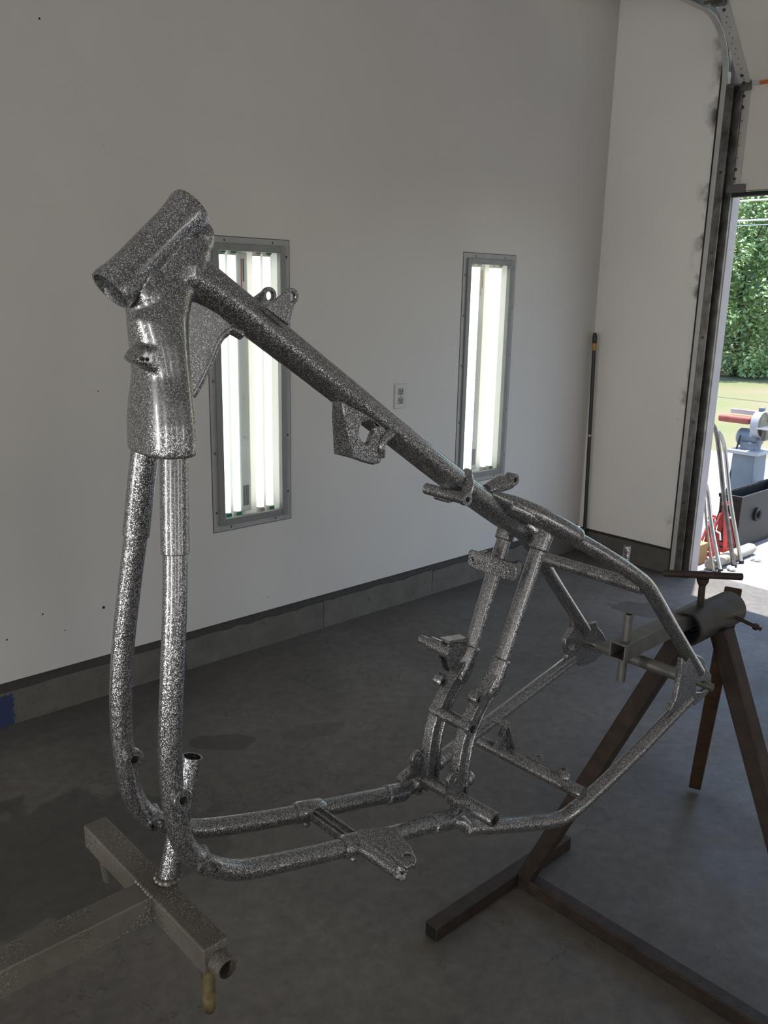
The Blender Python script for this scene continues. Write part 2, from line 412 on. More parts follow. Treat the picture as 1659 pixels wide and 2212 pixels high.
# ------------------------------------------------------------------ doorway trim, tracks and the raised sectional door
t1 = structure(MB().box2((4.379, 2.184, 0), (4.45, 2.27, DH)).build('trim_1', 'trim_white', smooth=False, bevel=.004))
MB().box2((4.4505, 2.192, .0), (4.475, 2.33, DH)).build('outer_casing', 'trim_white', t1, smooth=False, bevel=.003)
structure(MB().box2((WX-.006, 2.268, .0), (WX+.03, 2.278, 2.62)).build('trim_2', 'rubber_black', smooth=False))
tr = empty('door_track', (WX, 2.23, 0), 'vertical steel track with curved top holding the raised overhead door', 'door track')
tr_l = (WX, 2.23, 0)
def rel(p): return tuple(a-b for a, b in zip(p, tr_l))
MB().box2(rel((WX-.012, 2.241, 0)), rel((WX+.028, 2.267, 2.56))).build('angle_strip', 'strip_grey', tr, smooth=False, bevel=.002)
m = MB()     # C-shaped channel
m.box2(rel((WX-.004, 2.234, 0)), rel((WX+.028, 2.240, 2.5)))
m.box2(rel((WX+.022, 2.17, 0)), rel((WX+.028, 2.24, 2.5)))
m.box2(rel((WX-.012, 2.20, 0)), rel((WX-.006, 2.24, 2.5)))
m.box2(rel((WX+.012, 2.166, 0)), rel((WX+.028, 2.172, 2.5)))
m.build('channel', 'track_steel', tr, smooth=False, bevel=.0015)
for z in (.42, .86, 1.3, 1.72, 2.1):
    MB().cyl(rel((WX-.016, 2.222, z)), rel((WX-.011, 2.222, z)), .007, 10).build('track_bolt', 'screw', tr)
arc = []
for i in range(13):
    a = math.pi/2*i/12; arc.append((WX-.27*(1-math.cos(a)), 2.52+.265*math.sin(a)))
arc.append((WX-2.2, 2.785))
def arc_bar(y0, y1, d0, d1):
    rings = []
    for i, (x, z) in enumerate(arc):
        a = Vector(arc[max(i-1,0)]); b = Vector(arc[min(i+1,len(arc)-1)]); t = (b-a).normalized(); n = Vector((-t.y, t.x))   # n points into the room, down
        rings.append([Vector(rel((x+n.x*d, y, z+n.y*d))) for y, d in ((y0,d0),(y1,d0),(y1,d1),(y0,d1))])
    return MB().loft(rings)
arc_bar(2.238, 2.267, .006, .011).build('curved_flange', 'strip_grey', tr)
arc_bar(2.258, 2.263, -.045, .006).build('curved_rail', 'track_steel', tr)

dr = structure(empty('door_1', (4.36, 2.2, 2.0)))
def drel(p): return Vector(p)-Vector((4.36, 2.2, 2.0))
def section(a, b, first):
    # a, b: (x, z) of the bottom and top edge of one door leaf
    ax, az = a; bx, bz = b; d = Vector((bx-ax, 0, bz-az)).normalized(); nrm = Vector((d.z, 0, -d.x))
    A = Vector((ax, 0, az)); B = Vector((bx, 0, bz)); L = (B-A).length; rot = Matrix((d, Vector((0,1,0)), nrm)).transposed()
    mid = (A+B)/2
    p = MB().box(drel(mid+Vector((0, (2.19+DY0)/2, 0))+nrm*.012), (L-.012, 2.19-DY0, .035), rot).build('door_leaf', 'door_white', dr, smooth=False, bevel=.003)
    st = MB().box(drel(mid+Vector((0, 2.163, 0))-nrm*.009), (L-.02, .056, .010), rot).build('end_stile', 'strip_grey', p, smooth=False, bevel=.0015)
    p2 = MB()
    for k in range(15):
        c = A+d*(L*(.1+.8*k/14))+Vector((0, 2.163+(.006 if k % 2 else -.004), 0))-nrm*.0135
        p2.cyl(drel(c), drel(c-nrm*.001), .0035, 8)
    q = p2.build('stile_hole', 'socket_dark', p)
    for f in (.06, .14, .86, .94) if not first else (.13, .22, .80, .90):
        c = A+d*(L*f)+Vector((0, 2.163, 0))-nrm*.014
        MB().cyl(drel(c), drel(c-nrm*.004), .0075, 8).build('bolt', 'screw', p)
    return p
J0, J1, J2, J3 = (4.345, 2.005), (4.345, 2.492), (4.015, 2.815), (3.53, 2.84)
s1 = section(J0, J1, True)
MB().box2(drel((4.318, 2.105, 2.002)), drel((4.340, 2.195, 2.042))).build('bottom_bracket', 'socket_dark', s1, smooth=False, bevel=.003)
MB().box2(drel((4.330, DY0, 1.985)), drel((4.375, 2.19, 2.006))).build('bottom_seal', 'rubber_black', s1, smooth=False, bevel=.004)
s2 = section(J1, J2, False)
m = MB(); m.cyl(drel((4.322, 2.235, 2.492)), drel((4.322, 2.125, 2.492)), .007, 12); m.box2(drel((4.318, 2.13, 2.466)), drel((4.334, 2.185, 2.518)))
m.build('hinge', 'track_steel', s1, bevel=.002)
MB().box2(drel((4.322, 2.09, 2.484)), drel((4.336, 2.128, 2.499))).build('joint_piece', 'plate_white', s1, smooth=False)  # white piece at the hinge end of the leaf joint
MB().box2(drel((4.322, DY0+.02, 2.484)), drel((4.336, 2.09, 2.499))).build('joint_strip', 'joint_orange', s1, smooth=False)  # plain orange strip along the joint between two door leaves
s3 = section(J2, J3, False)
m = MB(); m.cyl(drel((4.0, 2.235, 2.79)), drel((4.0, 2.09, 2.79)), .008, 12); m.box2(drel((3.975, 2.13, 2.765)), drel((4.01, 2.19, 2.815)))
m.build('hinge', 'track_steel', s2, bevel=.002)

# ------------------------------------------------------------------ fluorescent light boxes in the long wall
def make_light(x0, x1, label, y=WY, group='light boxes in the walls'):
    cx = (x0+x1)/2; w = x1-x0; base = empty('wall_light', (cx, y, LZ0), label, 'light', group); hgt = LZ1-LZ0
    def frame(inset, wd, ya, yb, name, mat, bev):
        a0, a1, b0, b1 = -w/2+inset, w/2-inset, inset, hgt-inset
        m = MB()
        m.box2((a0, ya, b0), (a0+wd, yb, b1)); m.box2((a1-wd, ya, b0), (a1, yb, b1))
        m.box2((a0+wd, ya, b0), (a1-wd, yb, b0+wd)); m.box2((a0+wd, ya, b1-wd), (a1-wd, yb, b1))
        return m.build(name, mat, base, smooth=False, bevel=bev)
    fl = frame(0, .032, -.0025, .0, 'flange', 'light_flange', .0008)
    frame(-.0025, .004, -.0012, .0, 'caulk_line', 'recess_shade_caulk', 0)
    lf = frame(.024, .026, -.012, .012, 'lens_frame', 'light_frame', .002)
    # white sheet-metal box behind the lens
    i0, i1, k0, k1, dp = -w/2+.0285, w/2-.0285, .0285, hgt-.0285, .085
    m = MB()
    m.add([(i0,.001,k0),(i1,.001,k0),(i1,.001,k1),(i0,.001,k1),(i0,dp,k0),(i1,dp,k0),(i1,dp,k1),(i0,dp,k1)],
          [(4,5,6,7),(0,1,5,4),(1,2,6,5),(2,3,7,6),(3,0,4,7)])
    m.build('light_housing', 'housing_white', base, smooth=False, fix=False)
    bc = MB().box2((-.026, .05, .05), (.028, .084, hgt-.05)).build('ballast_cover', 'ballast_cover', base, smooth=False, bevel=.006)
    for z in (.36, .52): MB().cyl((.0, .048, z), (.0, .0505, z), .004, 10).build('cover_screw', 'steel_bright', bc)
    MB().box2((-.004, .0492, hgt-.20), (.0, .0502, hgt-.075)).build('printed_line', 'print_red', bc, smooth=False)
    MB().box2((.005, .0492, hgt-.16), (.010, .0502, hgt-.075)).build('printed_line', 'print_dark', bc, smooth=False)
    for k in range(6): MB().box2((-.014+.005*k, .0492, .075), (-.012+.005*k, .0502, .16)).build('printed_line', 'print_dark', bc, smooth=False)
    for k, dx in enumerate((-.104, -.056, .058, .106)):
        tb = MB().cyl((dx, .034, .062), (dx, .034, hgt-.062), .0150, 18).build('fluorescent_tube', 'tube_warm' if k == 2 else 'tube_cool', base)
        for z in (.052, hgt-.052):
            MB().cyl((dx, .034, z-.012), (dx, .034, z+.012), .0158, 18).build('end_cap', 'plate_white', tb)
            MB().box2((dx-.012, .0165, z-.004), (dx+.012, .020, z+.008)).build('tape_mark', 'tape_grey' if k == 2 else 'tape_green', tb, smooth=False)
    MB().box2((-w/2+.049, .002, .049), (w/2-.049, .004, hgt-.049)).build('lens', 'lens_glass', base, smooth=False)
    for z in (.10, .34, .62, .86, 1.05):
        for sx in (-1, 1):
            MB().sphere((sx*(w/2-.014), -.003, z+.02*sx), .0052, 8, (1,.6,1)).build('screw_head', 'screw', base)
    for sx in (-.11, .11):
        for z in (.013, hgt-.013): MB().sphere((sx, -.003, z), .0045, 8, (1,.6,1)).build('screw_head', 'screw', base)
    return base
L1 = make_light(*LIGHTS[0], 'fluorescent wall light box behind the sparkly frame, away from the room corner')
L2 = make_light(*LIGHTS[1], 'fluorescent wall light box between the power outlet and the room corner')
# unseen copies added on back and front walls, with lamps to light the room
ADDED_BOXES = [((-1.7, BY), math.pi, OPPOSITE_LAMP_WATTS, 'added fluorescent light box on the back wall nearest the front wall'),
          ((.5, BY), math.pi, OPPOSITE_LAMP_WATTS, 'added fluorescent light box in the middle of the back wall'),
          ((2.6, BY), math.pi, OPPOSITE_LAMP_WATTS, 'added fluorescent light box on the back wall nearest the doorway'),
          ((BX, -1.3), math.pi/2, FRONT_LAMP_WATTS, 'added fluorescent light box on the front wall nearest the back wall'),
          ((BX, 1.3), math.pi/2, FRONT_LAMP_WATTS, 'added fluorescent light box on the front wall facing the doorway')]
for (x, y), rz, watts, lab in ADDED_BOXES:
    c = copy_tree(L1); c.location = (x, y, LZ0); c.rotation_euler = (0, 0, rz); c['label'] = lab
    ld = bpy.data.lights.new('added_wall_lamp', 'AREA'); ld.shape = 'RECTANGLE'; ld.size = .28; ld.size_y = 1.05; ld.energy = watts; ld.color = (1, .97, .92)
    lo = bpy.data.objects.new('added_wall_lamp', ld); COL.objects.link(lo); lo.parent = c
    lo.location = (0, -.03, (LZ1-LZ0)/2); lo.rotation_euler = (-math.pi/2, 0, 0)

# ------------------------------------------------------------------ power outlet
ol = empty('power_outlet', (2.775, WY, 1.031), 'small white duplex power outlet on the wall between two light boxes', 'outlet')
MB().box2((-.036, -.006, -.057), (.036, .0, .057)).build('cover_plate', 'plate_white', ol, smooth=False, bevel=.0025)
for z in (.021, -.021):
    a = MB().box2((-.017, -.0085, z-.015), (.017, -.0055, z+.015)).build('receptacle', 'socket_grey', ol, smooth=False, bevel=.002)
    for x in (-.007, .007): MB().box2((x-.0015, -.0092, z-.002), (x+.0015, -.008, z+.009)).build('slot', 'black_hole', a, smooth=False)
    MB().cyl((0, -.0092, z-.009), (0, -.008, z-.009), .003, 10).build('ground_hole', 'black_hole', a)
MB().cyl((0, -.0075, 0), (0, -.0055, 0), .003, 10).build('plate_screw', 'screw', ol)

# ------------------------------------------------------------------ broom pole in the corner
bp = empty('broom_pole', (4.268, 2.815, 0), 'black pole with yellow collar leaning in the room corner', 'pole')
tp = Vector((-.012, .032, 1.295))
MB().tube([(0,0,0), tp*.93], .0105, 16).build('pole', 'pole_black', bp)
MB().tube([tp*.925, tp*.955], .0125, 16).build('collar', 'collar_yellow', bp)
MB().tube([tp*.955, tp*.96, tp*.985, tp], [.011, .0135, .0135, .008], 16).build('grip', 'pole_black', bp)
MB().tube([tp*.545, tp*.553], .0112, 16).build('joint_ring', 'steel_bright', bp)

# ------------------------------------------------------------------ the sparkly rigid motorcycle frame
# local axes: x towards the rear axle, y towards the far side, z up
ROT = Matrix([[0.99986, 0.016719, 0.0], [-0.016716, 0.999678, 0.019075], [0.000319, -0.019073, 0.999818]]).transposed()
FM = Matrix.Translation((1, .77, 1)) @ ROT.to_4x4()
fr = empty('motorcycle_frame', label='bare rigid motorcycle frame in sparkly silver metal flake held at both ends', cat='motorcycle frame')
fr.matrix_world = FM
FP = 'flake_paint'
def mir(p): return (p[0], -p[1], p[2])
def near(p): return (p[0], -abs(p[1]), p[2])
def both(fn):
    for s in (1, -1): fn(lambda p: p if s == 1 else mir(p), s)
LATV = (0, 1, 0)
TR = .0118
# steering head: hollow lathe-turned tube
nb = Vector((-0.6399, -0.0, 0.4954)); nt_ = Vector((-0.5549, -0.0, 0.5718)); nl = (nt_-nb).length
MB().lathe(nb, nt_, [(.03,.0150),(.004,.0165),(0,.0185),(0,.0205),(.006,.0212),(.014,.0195),(.03,.0185),(nl-.03,.0185),(nl-.016,.0195),(nl-.006,.0212),(nl,.0205),(nl,.0185),(nl-.004,.0165),(nl-.03,.0150)], 40, True).build('steering_head', FP, fr)
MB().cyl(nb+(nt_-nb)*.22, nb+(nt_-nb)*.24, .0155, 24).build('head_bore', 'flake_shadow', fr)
# forged neck running from the head down to the two down tubes
def sec(c, a, b, e=2.0, n=32):
    out = []
    for k in range(n):
        g = 2*math.pi*k/n; cg, sg = math.cos(g), math.sin(g)
        out.append((c[0]+b*math.copysign(abs(cg)**(2/e), cg), c[1]+a*math.copysign(abs(sg)**(2/e), sg), c[2]))
    return out
SECS = [((-0.5667, -0.0, 0.5418),.014,.012,2.0),((-0.5712, -0.0, 0.525),.019,.020,2.0),((-0.5796, -0.0, 0.5081),.021,.026,2.0),((-0.5879, -0.0, 0.4912),.024,.0285,2.1),((-0.5945, -0.0, 0.4701),.027,.0280,2.2),((-0.594, -0.0, 0.4466),.031,.0250,2.3),
 ((-0.5926, -0.0, 0.4192),.034,.0232,2.4),((-0.594, -0.0, 0.396),.039,.0240,2.5),((-0.5946, -0.0, 0.3741),.0425,.0250,2.6),((-0.5945, -0.0, 0.3515),.0430,.0252,2.6),((-0.5945, 0.0, 0.3437),.0425,.0246,2.6)]
nk = MB().loft([sec(*q) for q in SECS])
nd = (nt_-nb).normalized()
nk.tube([nb+nd*.014, nb+nd*.03, nt_-nd*.03, nt_-nd*.014], [.0186,.0186,.0186,.0186], 32)
nk.tube([(-0.5775, -0.0, 0.5115), (-0.5637, -0.0, 0.5118), (-0.5374, -0.0, 0.4995), (-0.5093, -0.0, 0.483)], [.022,.0225,.0206,.0180], 28)
nk.sphere((-0.5556, -0.0, 0.5319), .0175, 20); nk.sphere((-0.5659, -0.0, 0.5189), .0235, 20); nk.sphere((-0.5985, -0.0, 0.4911), .0235, 20, (1,.95,1.2)); nk.sphere((-0.5446, 0.0, 0.5463), .0125, 16, (1,1.05,1.25)); nk.sphere((-0.6109, 0.004, 0.4792), .0125, 16, (.9,1.3,1.5))
e0 = Vector((-0.6167, 0.004, 0.4338)); nk.plate([(p[0], -.014, p[2]) for p in ((-0.6331, -0.014, 0.4364), (-0.6286, -0.014, 0.4437), (-0.6211, -0.014, 0.448), (-0.5979, -0.014, 0.4393), (-0.5988, -0.014, 0.4166), (-0.6128, -0.014, 0.425), (-0.6214, -0.014, 0.4301), (-0.6283, -0.014, 0.4312))], [], (0,.022,0)); nk.sphere(e0+Vector((.012,-.012,-.004)), .010, 14, (1.1,1.3,.8))
o = nk.build('neck_forging', FP, fr, fix=True)
rm = o.modifiers.new('remesh', 'REMESH'); rm.mode = 'VOXEL'; rm.voxel_size = .0015; rm.use_smooth_shade = True
sm = o.modifiers.new('smooth', 'SMOOTH'); sm.factor = .5; sm.iterations = 14
MB().cyl((-0.6254, -0.0345, 0.4373), (-0.6219, -0.028, 0.4365), .0019, 12).build('stop_hole', 'black_hole', fr)
# drilled recess at the top rear of the head
hc = Vector((-0.5534, -0.0105, 0.5548)); rq = Vector((.55,-.75,-.25)).to_track_quat('Z','Y').to_matrix()
m = MB(); pr = []
for t, r in ((.006,.0052),(.0005,.0078),(.0022,.0092),(.0012,.0104),(-.004,.0108)):
    pr.append([hc+rq@Vector((math.cos(2*math.pi*k/24)*r*.72, math.sin(2*math.pi*k/24)*r*1.25, t if t < .005 else -.006)) for k in range(24)])
m.loft(pr[::-1], cap=False); m.add(pr[0], [tuple(range(24))]); m.build('head_recess', FP, fr)
# gusset web between the neck and the backbone
MB().plate([(-0.5655, -0.0, 0.485), (-0.5542, -0.0, 0.4915), (-0.5363, -0.0, 0.4807), (-0.5014, 0.0, 0.4548), (-0.5146, -0.0, 0.4618), (-0.5212, -0.0, 0.4588), (-0.53, -0.0, 0.4512), (-0.5406, -0.0, 0.4303), (-0.5511, -0.0, 0.4127), (-0.5609, -0.0, 0.3987), (-0.5661, -0.0, 0.4008)], [], (0,.011,0)).build('neck_gusset', FP, fr, bevel=.002)
MB().tube(smooth_path([(-0.5008, -0.0, 0.4548), (-0.5146, -0.0, 0.4609), (-0.5212, 0.0, 0.4579), (-0.53, -0.0, 0.4503), (-0.5406, -0.0, 0.4299), (-0.5511, -0.0, 0.4122), (-0.5615, -0.0, 0.3978)]), .0062, 12).build('gusset_edge', FP, fr)
# backbone
pp, rr = smooth_path([(-0.5635, -0.0, 0.5169), (-0.5359, -0.0, 0.4996), (-0.4983, -0.0, 0.4762), (-0.4043, -0.0, 0.415), (-0.2914, 0.0, 0.3415), (-0.1662, -0.0, 0.2597), (-0.0576, -0.0, 0.1932), (0.0235, -0.0, 0.1494)], [.0205,.0198,.0186,.0178,.0176,.0178,.0182,.0182])
MB().tube(pp, rr, 32).build('backbone', FP, fr)
# tank tabs near the neck
def tab(map_, s):
    pts = [(-0.4864, -0.019, 0.4817), (-0.4622, -0.019, 0.5014), (-0.4575, -0.019, 0.5005)]
    tip = Vector(map_((-0.4527, -0.019, 0.4924))); a = Vector(map_((-0.4858, -0.019, 0.4821))); b = Vector(map_((-0.4573, -0.019, 0.4637)))
    d1 = (tip-a); out = []
    r = .0092
    for k in range(15):
        g = math.radians(150-15*k*1.0)
        out.append(tip+Vector((math.cos(g)*r, 0, math.sin(g)*r)))
    outer = [a]+out+[b]
    hole = [tip+Vector((math.cos(q*math.pi/6)*.0044, 0, math.sin(q*math.pi/6)*.0044)) for q in range(12)]
    MB().plate(outer, [hole], (0,.005,0)).build('tank_tab', FP, fr, bevel=.0012)
both(tab)
# tank-mount casting under the backbone, with an open window
outer = [(-0.3798, -0.021, 0.3801), (-0.3751, -0.021, 0.3605), (-0.3674, -0.021, 0.336), (-0.3625, -0.021, 0.3135), (-0.3472, -0.021, 0.3073), (-0.3308, -0.021, 0.302), (-0.3196, -0.021, 0.3028), (-0.3169, -0.021, 0.3098), (-0.3188, -0.021, 0.3189), (-0.3206, -0.021, 0.3246), (-0.3149, -0.021, 0.3318), (-0.3038, -0.021, 0.3379), (-0.3383, -0.021, 0.3601)]
hole = [(-0.3496, -0.021, 0.3535), (-0.3537, -0.021, 0.348), (-0.3541, -0.021, 0.34), (-0.3496, -0.021, 0.3326), (-0.3414, -0.021, 0.3279), (-0.3371, -0.021, 0.3302), (-0.3345, -0.021, 0.337), (-0.3289, -0.021, 0.3441), (-0.3336, -0.021, 0.3516), (-0.341, -0.021, 0.3544)]
MB().plate([(p[0], -.0165, p[2]) for p in outer], [[(p[0], -.0165, p[2]) for p in hole]], (0,.009,0)).build('tank_mount_web', FP, fr, bevel=.0025, seg=3)
fe = outer[:4]; rings = []
for p, yf in zip(fe, (-.003, .003, .009, .013)): rings.append([Vector((p[0]-.002, -.021, p[2])), Vector((p[0]+.004, -.021, p[2])), Vector((p[0]+.004, yf, p[2])), Vector((p[0]-.002, yf, p[2]))])
MB().loft(rings).build('tank_mount_face', FP, fr, bevel=.0018)
MB().tube([outer[7], outer[8], outer[9], outer[10], outer[11]], [.0035,.0055,.0055,.006,.006], 14).build('tank_mount_arm', FP, fr)
# rear tank mount: cross bar under the backbone with a drilled boss, saddle and rear lug
cb = (-0.1791, -0.034, 0.2413)
MB().cyl((cb[0], -.036, cb[2]), (cb[0], .034, cb[2]), .0078, 20).ring((cb[0], -.036, cb[2]), LATV, .0088, .0035, .008).build('tank_cross_bar', FP, fr)
MB().cyl((cb[0], -.0405, cb[2]), (cb[0], -.036, cb[2]), .0036, 12).build('cross_bar_bore', 'black_hole', fr)
q0 = (-0.1532, 0.02, 0.2334); MB().box((q0[0], .018, q0[2]), (.03, .03, .018)).build('cross_bar_foot', FP, fr, bevel=.004)
MB().tube([(-0.1744, -0.03, 0.2398), (-0.1581, -0.022, 0.2527), (-0.1447, -0.008, 0.2621), (-0.1257, 0.01, 0.2602)], [.0075,.008,.008,.007], 16).build('saddle_strap', FP, fr)
el = Vector((-0.0429, -0.004, 0.2432))
m = MB(); m.tube([(-0.0937, -0.0, 0.234), (-0.0656, -0.0, 0.2381), (-0.0446, -0.0, 0.2379), el+Vector((-.002,.008,0))], [.008,.012,.0105,.0075], 16); m.ring(el, LATV, .0088, .0040, .014)
m.build('seat_lug', FP, fr); MB().cyl(el+Vector((0,-.0055,0)), el+Vector((0,.004,0)), .0041, 12).build('lug_bore', 'black_hole', fr)

# down tubes bending into the cradle rails: one continuous tube per side
DT = [(-0.5965, -0.0265, 0.3537), (-0.6013, -0.0325, 0.3036), (-0.6059, -0.0385, 0.2518), (-0.6111, -0.044, 0.2058), (-0.6193, -0.0495, 0.1371), (-0.6243, -0.051, 0.0843), (-0.626, -0.051, 0.0439), (-0.6249, -0.051, 0.0067), (-0.6213, -0.051, -0.0266), (-0.6162, -0.051, -0.0526), (-0.6052, -0.0508, -0.0759), (-0.588, -0.0505, -0.0971), (-0.5647, -0.05, -0.1157), (-0.5311, -0.049, -0.1333), (-0.4631, -0.0475, -0.1552), (-0.3886, -0.047, -0.1763), (-0.2784, -0.0465, -0.2041), (-0.2, -0.046, -0.2244)]
def down(map_, s):
    MB().tube(smooth_path([map_(p) for p in DT]), TR, 24).build('down_tube', FP, fr)
    MB().tube(smooth_path([map_(p) for p in DT[:3]]), .0136, 24).build('down_tube_sleeve', FP, fr, bevel=.001)
both(down)
# bosses on the down tubes and clips under the bend (all turned towards the near side)
for p, w in (((-0.6236, -0.07, 0.0056), -.070), ((-0.6233, 0.03, 0.005), .030)):
    m = MB(); m.lathe((p[0], w+.024, p[2]), (p[0], w, p[2]), [(0,.0085),(.012,.0085),(.016,.0112),(.0235,.0112),(.0245,.0100),(.0245,.0045),(.018,.0040)], 24); o = m.build('foot_peg_boss', FP, fr)
    MB().cyl((p[0], w+.0075, p[2]), (p[0], w+.002, p[2]), .0043, 12).build('boss_bore', 'black_hole', o)
for p, w in (((-0.5932, -0.066, -0.0902), -.066), ((-0.5956, 0.034, -0.0895), .034)):
    m = MB(); m.lathe((p[0]+.004, w+.026, p[2]+.003), (p[0]-.002, w, p[2]-.002), [(0,.0100),(.016,.0105),(.022,.0100),(.026,.0098),(.026,.0066),(.014,.0060)], 20); o = m.build('stand_clip', FP, fr)
    MB().cyl((p[0], w+.008, p[2]), (p[0], w+.006, p[2]), .0062, 12).build('clip_bore', 'black_hole', o)
p = (-0.5846, -0.064, -0.098)
MB().ring((p[0], -.060, p[2]), LATV, .0075, .0030, .010).cyl((p[0], -.064, p[2]), (p[0], -.060, p[2]), .0022, 10).build('clip_pin', FP, fr)
# lugs half way along the rails, with the ribbed strut between them
lug = (-0.3635, -0.047, -0.1817)
def rail_lug(map_, s):
    c = map_(lug); d = (Vector(DT[-2])-Vector(DT[-4])).normalized(); c = Vector(c)
    MB().tube([c-d*.03, c-d*.024, c+d*.014, c+d*.020], [.0120,.0146,.0146,.0120], 24).build('rail_lug', FP, fr)
    MB().sphere((c.x-.012, c.y-.010*s*0-.006, c.z-.0125), .005, 10).build('lug_nub', FP, fr)
both(rail_lug)
st = Vector(lug)+Vector((-.004,0,.002))
m = MB(); m.box((st.x, 0, st.z), (.022, .07, .006)); m.box((st.x-.0095, 0, st.z+.004), (.003, .07, .008)); m.box((st.x+.0095, 0, st.z+.004), (.003, .07, .008)); m.box((st.x, 0, st.z+.003), (.003, .07, .006))
m.build('rail_strut', FP, fr, bevel=.0008)
# near-side floorboard mount: plate with a hole over a half-round arm
zt = lug[2]+.0145
def onz(p): return (p[0], p[1], zt)
outer = [(-0.3526, -0.04, -0.1735), (-0.3002, -0.045, -0.1919), (-0.296, -0.055, -0.1962), (-0.2965, -0.068, -0.2023), (-0.2942, -0.08, -0.2129), (-0.295, -0.088, -0.2199), (-0.3025, -0.092, -0.2202), (-0.3185, -0.094, -0.2137), (-0.3249, -0.09, -0.2087), (-0.3347, -0.08, -0.1971), (-0.3511, -0.058, -0.1815), (-0.3573, -0.047, -0.1751)]
FZ = [(0.6439, 0.7229, 0.8313), (0.6795, 0.6985, 0.8313), (0.675, 0.6817, 0.8313), (0.668, 0.6554, 0.8313), (0.6572, 0.6339, 0.8313), (0.6497, 0.6288, 0.8313), (0.637, 0.6308, 0.8313), (0.6367, 0.6401, 0.8313), (0.6385, 0.6584, 0.8313), (0.6367, 0.6901, 0.8313), (0.6349, 0.709, 0.8313)]
INV = FM.inverted()
FZ = [INV @ Vector(p) for p in FZ]; zav = sum(p.z for p in FZ)/len(FZ)
FZ = [Vector((p.x, p.y, zav)) for p in FZ]
hc = INV @ Vector((0.653, 0.6457, 0.8313)); hc.z = zav
MB().plate(FZ, [[hc+Vector((math.cos(k*math.pi/6)*.0052, math.sin(k*math.pi/6)*.0052, 0)) for k in range(12)]], (0,0,.006)).build('floorboard_plate', FP, fr, bevel=.0015)
a0 = Vector((lug[0]+.002, -.045, lug[2]+.002)); a1 = Vector((lug[0]+.002, -.121, lug[2]+.002))
MB().tube([a0, a0.lerp(a1,.12), a0.lerp(a1,.2), a0.lerp(a1,.86), a1], [.0145,.0145,.0125,.0118,.0105], 20).build('floorboard_arm', FP, fr)
m = MB()
for k in range(7):
    g = k*2*math.pi/7; m.sphere((a1.x+math.cos(g)*.0062, a1.y-.002, a1.z+math.sin(g)*.0062), .0040+.001*(k % 3), 8, (1,1.4,1))
m.build('weld_stub', FP, fr)

# seat post: two tubes, collars and the cast head under the backbone
ST0 = (0.0057, -0.0325, 0.1603); ST1 = (-0.0728, -0.029, -0.0333)
def seat(map_, s):
    a = Vector(map_(ST0)); b = Vector(map_(ST1)); d = (b-a).normalized()
    MB().tube([a, b], TR*.97, 24).build('seat_post', FP, fr)
    MB().tube([a-d*.004, a+d*.002, a+d*.024, a+d*.026], [.0150,.0155,.0148,.0125], 24).build('seat_post_collar', FP, fr)
both(seat)
s0 = Vector(ST0)
MB().tube([(s0.x-.006, .030, s0.z+.006), (s0.x-.006, .012, s0.z+.014), (s0.x-.004, -.012, s0.z+.014), (s0.x-.002, -.032, s0.z+.004)], [.0145,.0165,.0165,.0145], 20).build('seat_post_head', FP, fr)
# clamp plate across the front of the seat posts
c0 = Vector((-0.0483, -0.0, 0.117)); c0.y = 0
def onf(y, dz): return (c0.x-.017, y, c0.z+dz)
m = MB(); out = [onf(.044,.013), onf(-.038,.013), onf(-.043,.008), onf(-.043,-.010), onf(-.038,-.014), onf(.042,-.014), onf(.047,-.009), onf(.047,.008)]
hl = [[onf(y+math.cos(k*math.pi/5)*.0028, -.001+math.sin(k*math.pi/5)*.0028) for k in range(10)] for y in (.038, -.033)]
m.plate(out, hl, (.005,0,0)); o = m.build('coil_bracket', FP, fr, bevel=.001)
for y in (.029, -.029): MB().box((c0.x-.005, y, c0.z), (.022, .010, .022)).build('bracket_foot', FP, fr, bevel=.002)

# lower seat-post casting: ribbed leg on each side
LEG = [(-0.0796, -0.029, -0.0449), (-0.0911, -0.029, -0.0576), (-0.1047, -0.029, -0.0688), (-0.1196, -0.029, -0.086), (-0.1322, -0.029, -0.1053), (-0.1411, -0.029, -0.1304), (-0.1465, -0.029, -0.1621), (-0.1485, -0.029, -0.1994), (-0.1482, -0.029, -0.2265)]
def sweep_rect(path, hl, hw, off=0, yo=0):
    rings = []; path = [Vector(p) for p in path]; m = len(path)
    for i, p in enumerate(path):
        t = (path[min(i+1,m-1)]-path[max(i-1,0)]); t.y = 0; t.normalize(); nn = Vector((t.z, 0, -t.x))
        q = p+nn*off+Vector((0,yo,0))
        rings.append([q+nn*hl+Vector((0,hw,0)), q-nn*hl+Vector((0,hw,0)), q-nn*hl-Vector((0,hw,0)), q+nn*hl-Vector((0,hw,0))])
    return rings
def leg(map_, s):
    pth = [map_(p) for p in LEG]
    m = MB(); m.loft(sweep_rect(pth, .0120, .0050)); m.loft(sweep_rect(pth, .0028, .0088, .0112)); m.loft(sweep_rect(pth, .0028, .0088, -.0112))
    m.build('casting_leg', FP, fr, bevel=.0015)
    a = Vector(map_((-0.0683, -0.029, -0.0209))); b = Vector(map_(LEG[0])); d = (b-a).normalized()
    MB().tube([a-d*.002, a, b, b+d*.022, b+d*.03], [.0120,.0143,.0146,.0125,.008], 24).build('casting_socket', FP, fr)
    c = Vector(map_((-0.1061, -0.029, -0.0646))); MB().box((c.x+.013, c.y, c.z+.004), (.012, .016, .016)).build('casting_knuckle', FP, fr, bevel=.004, seg=3)
both(leg)
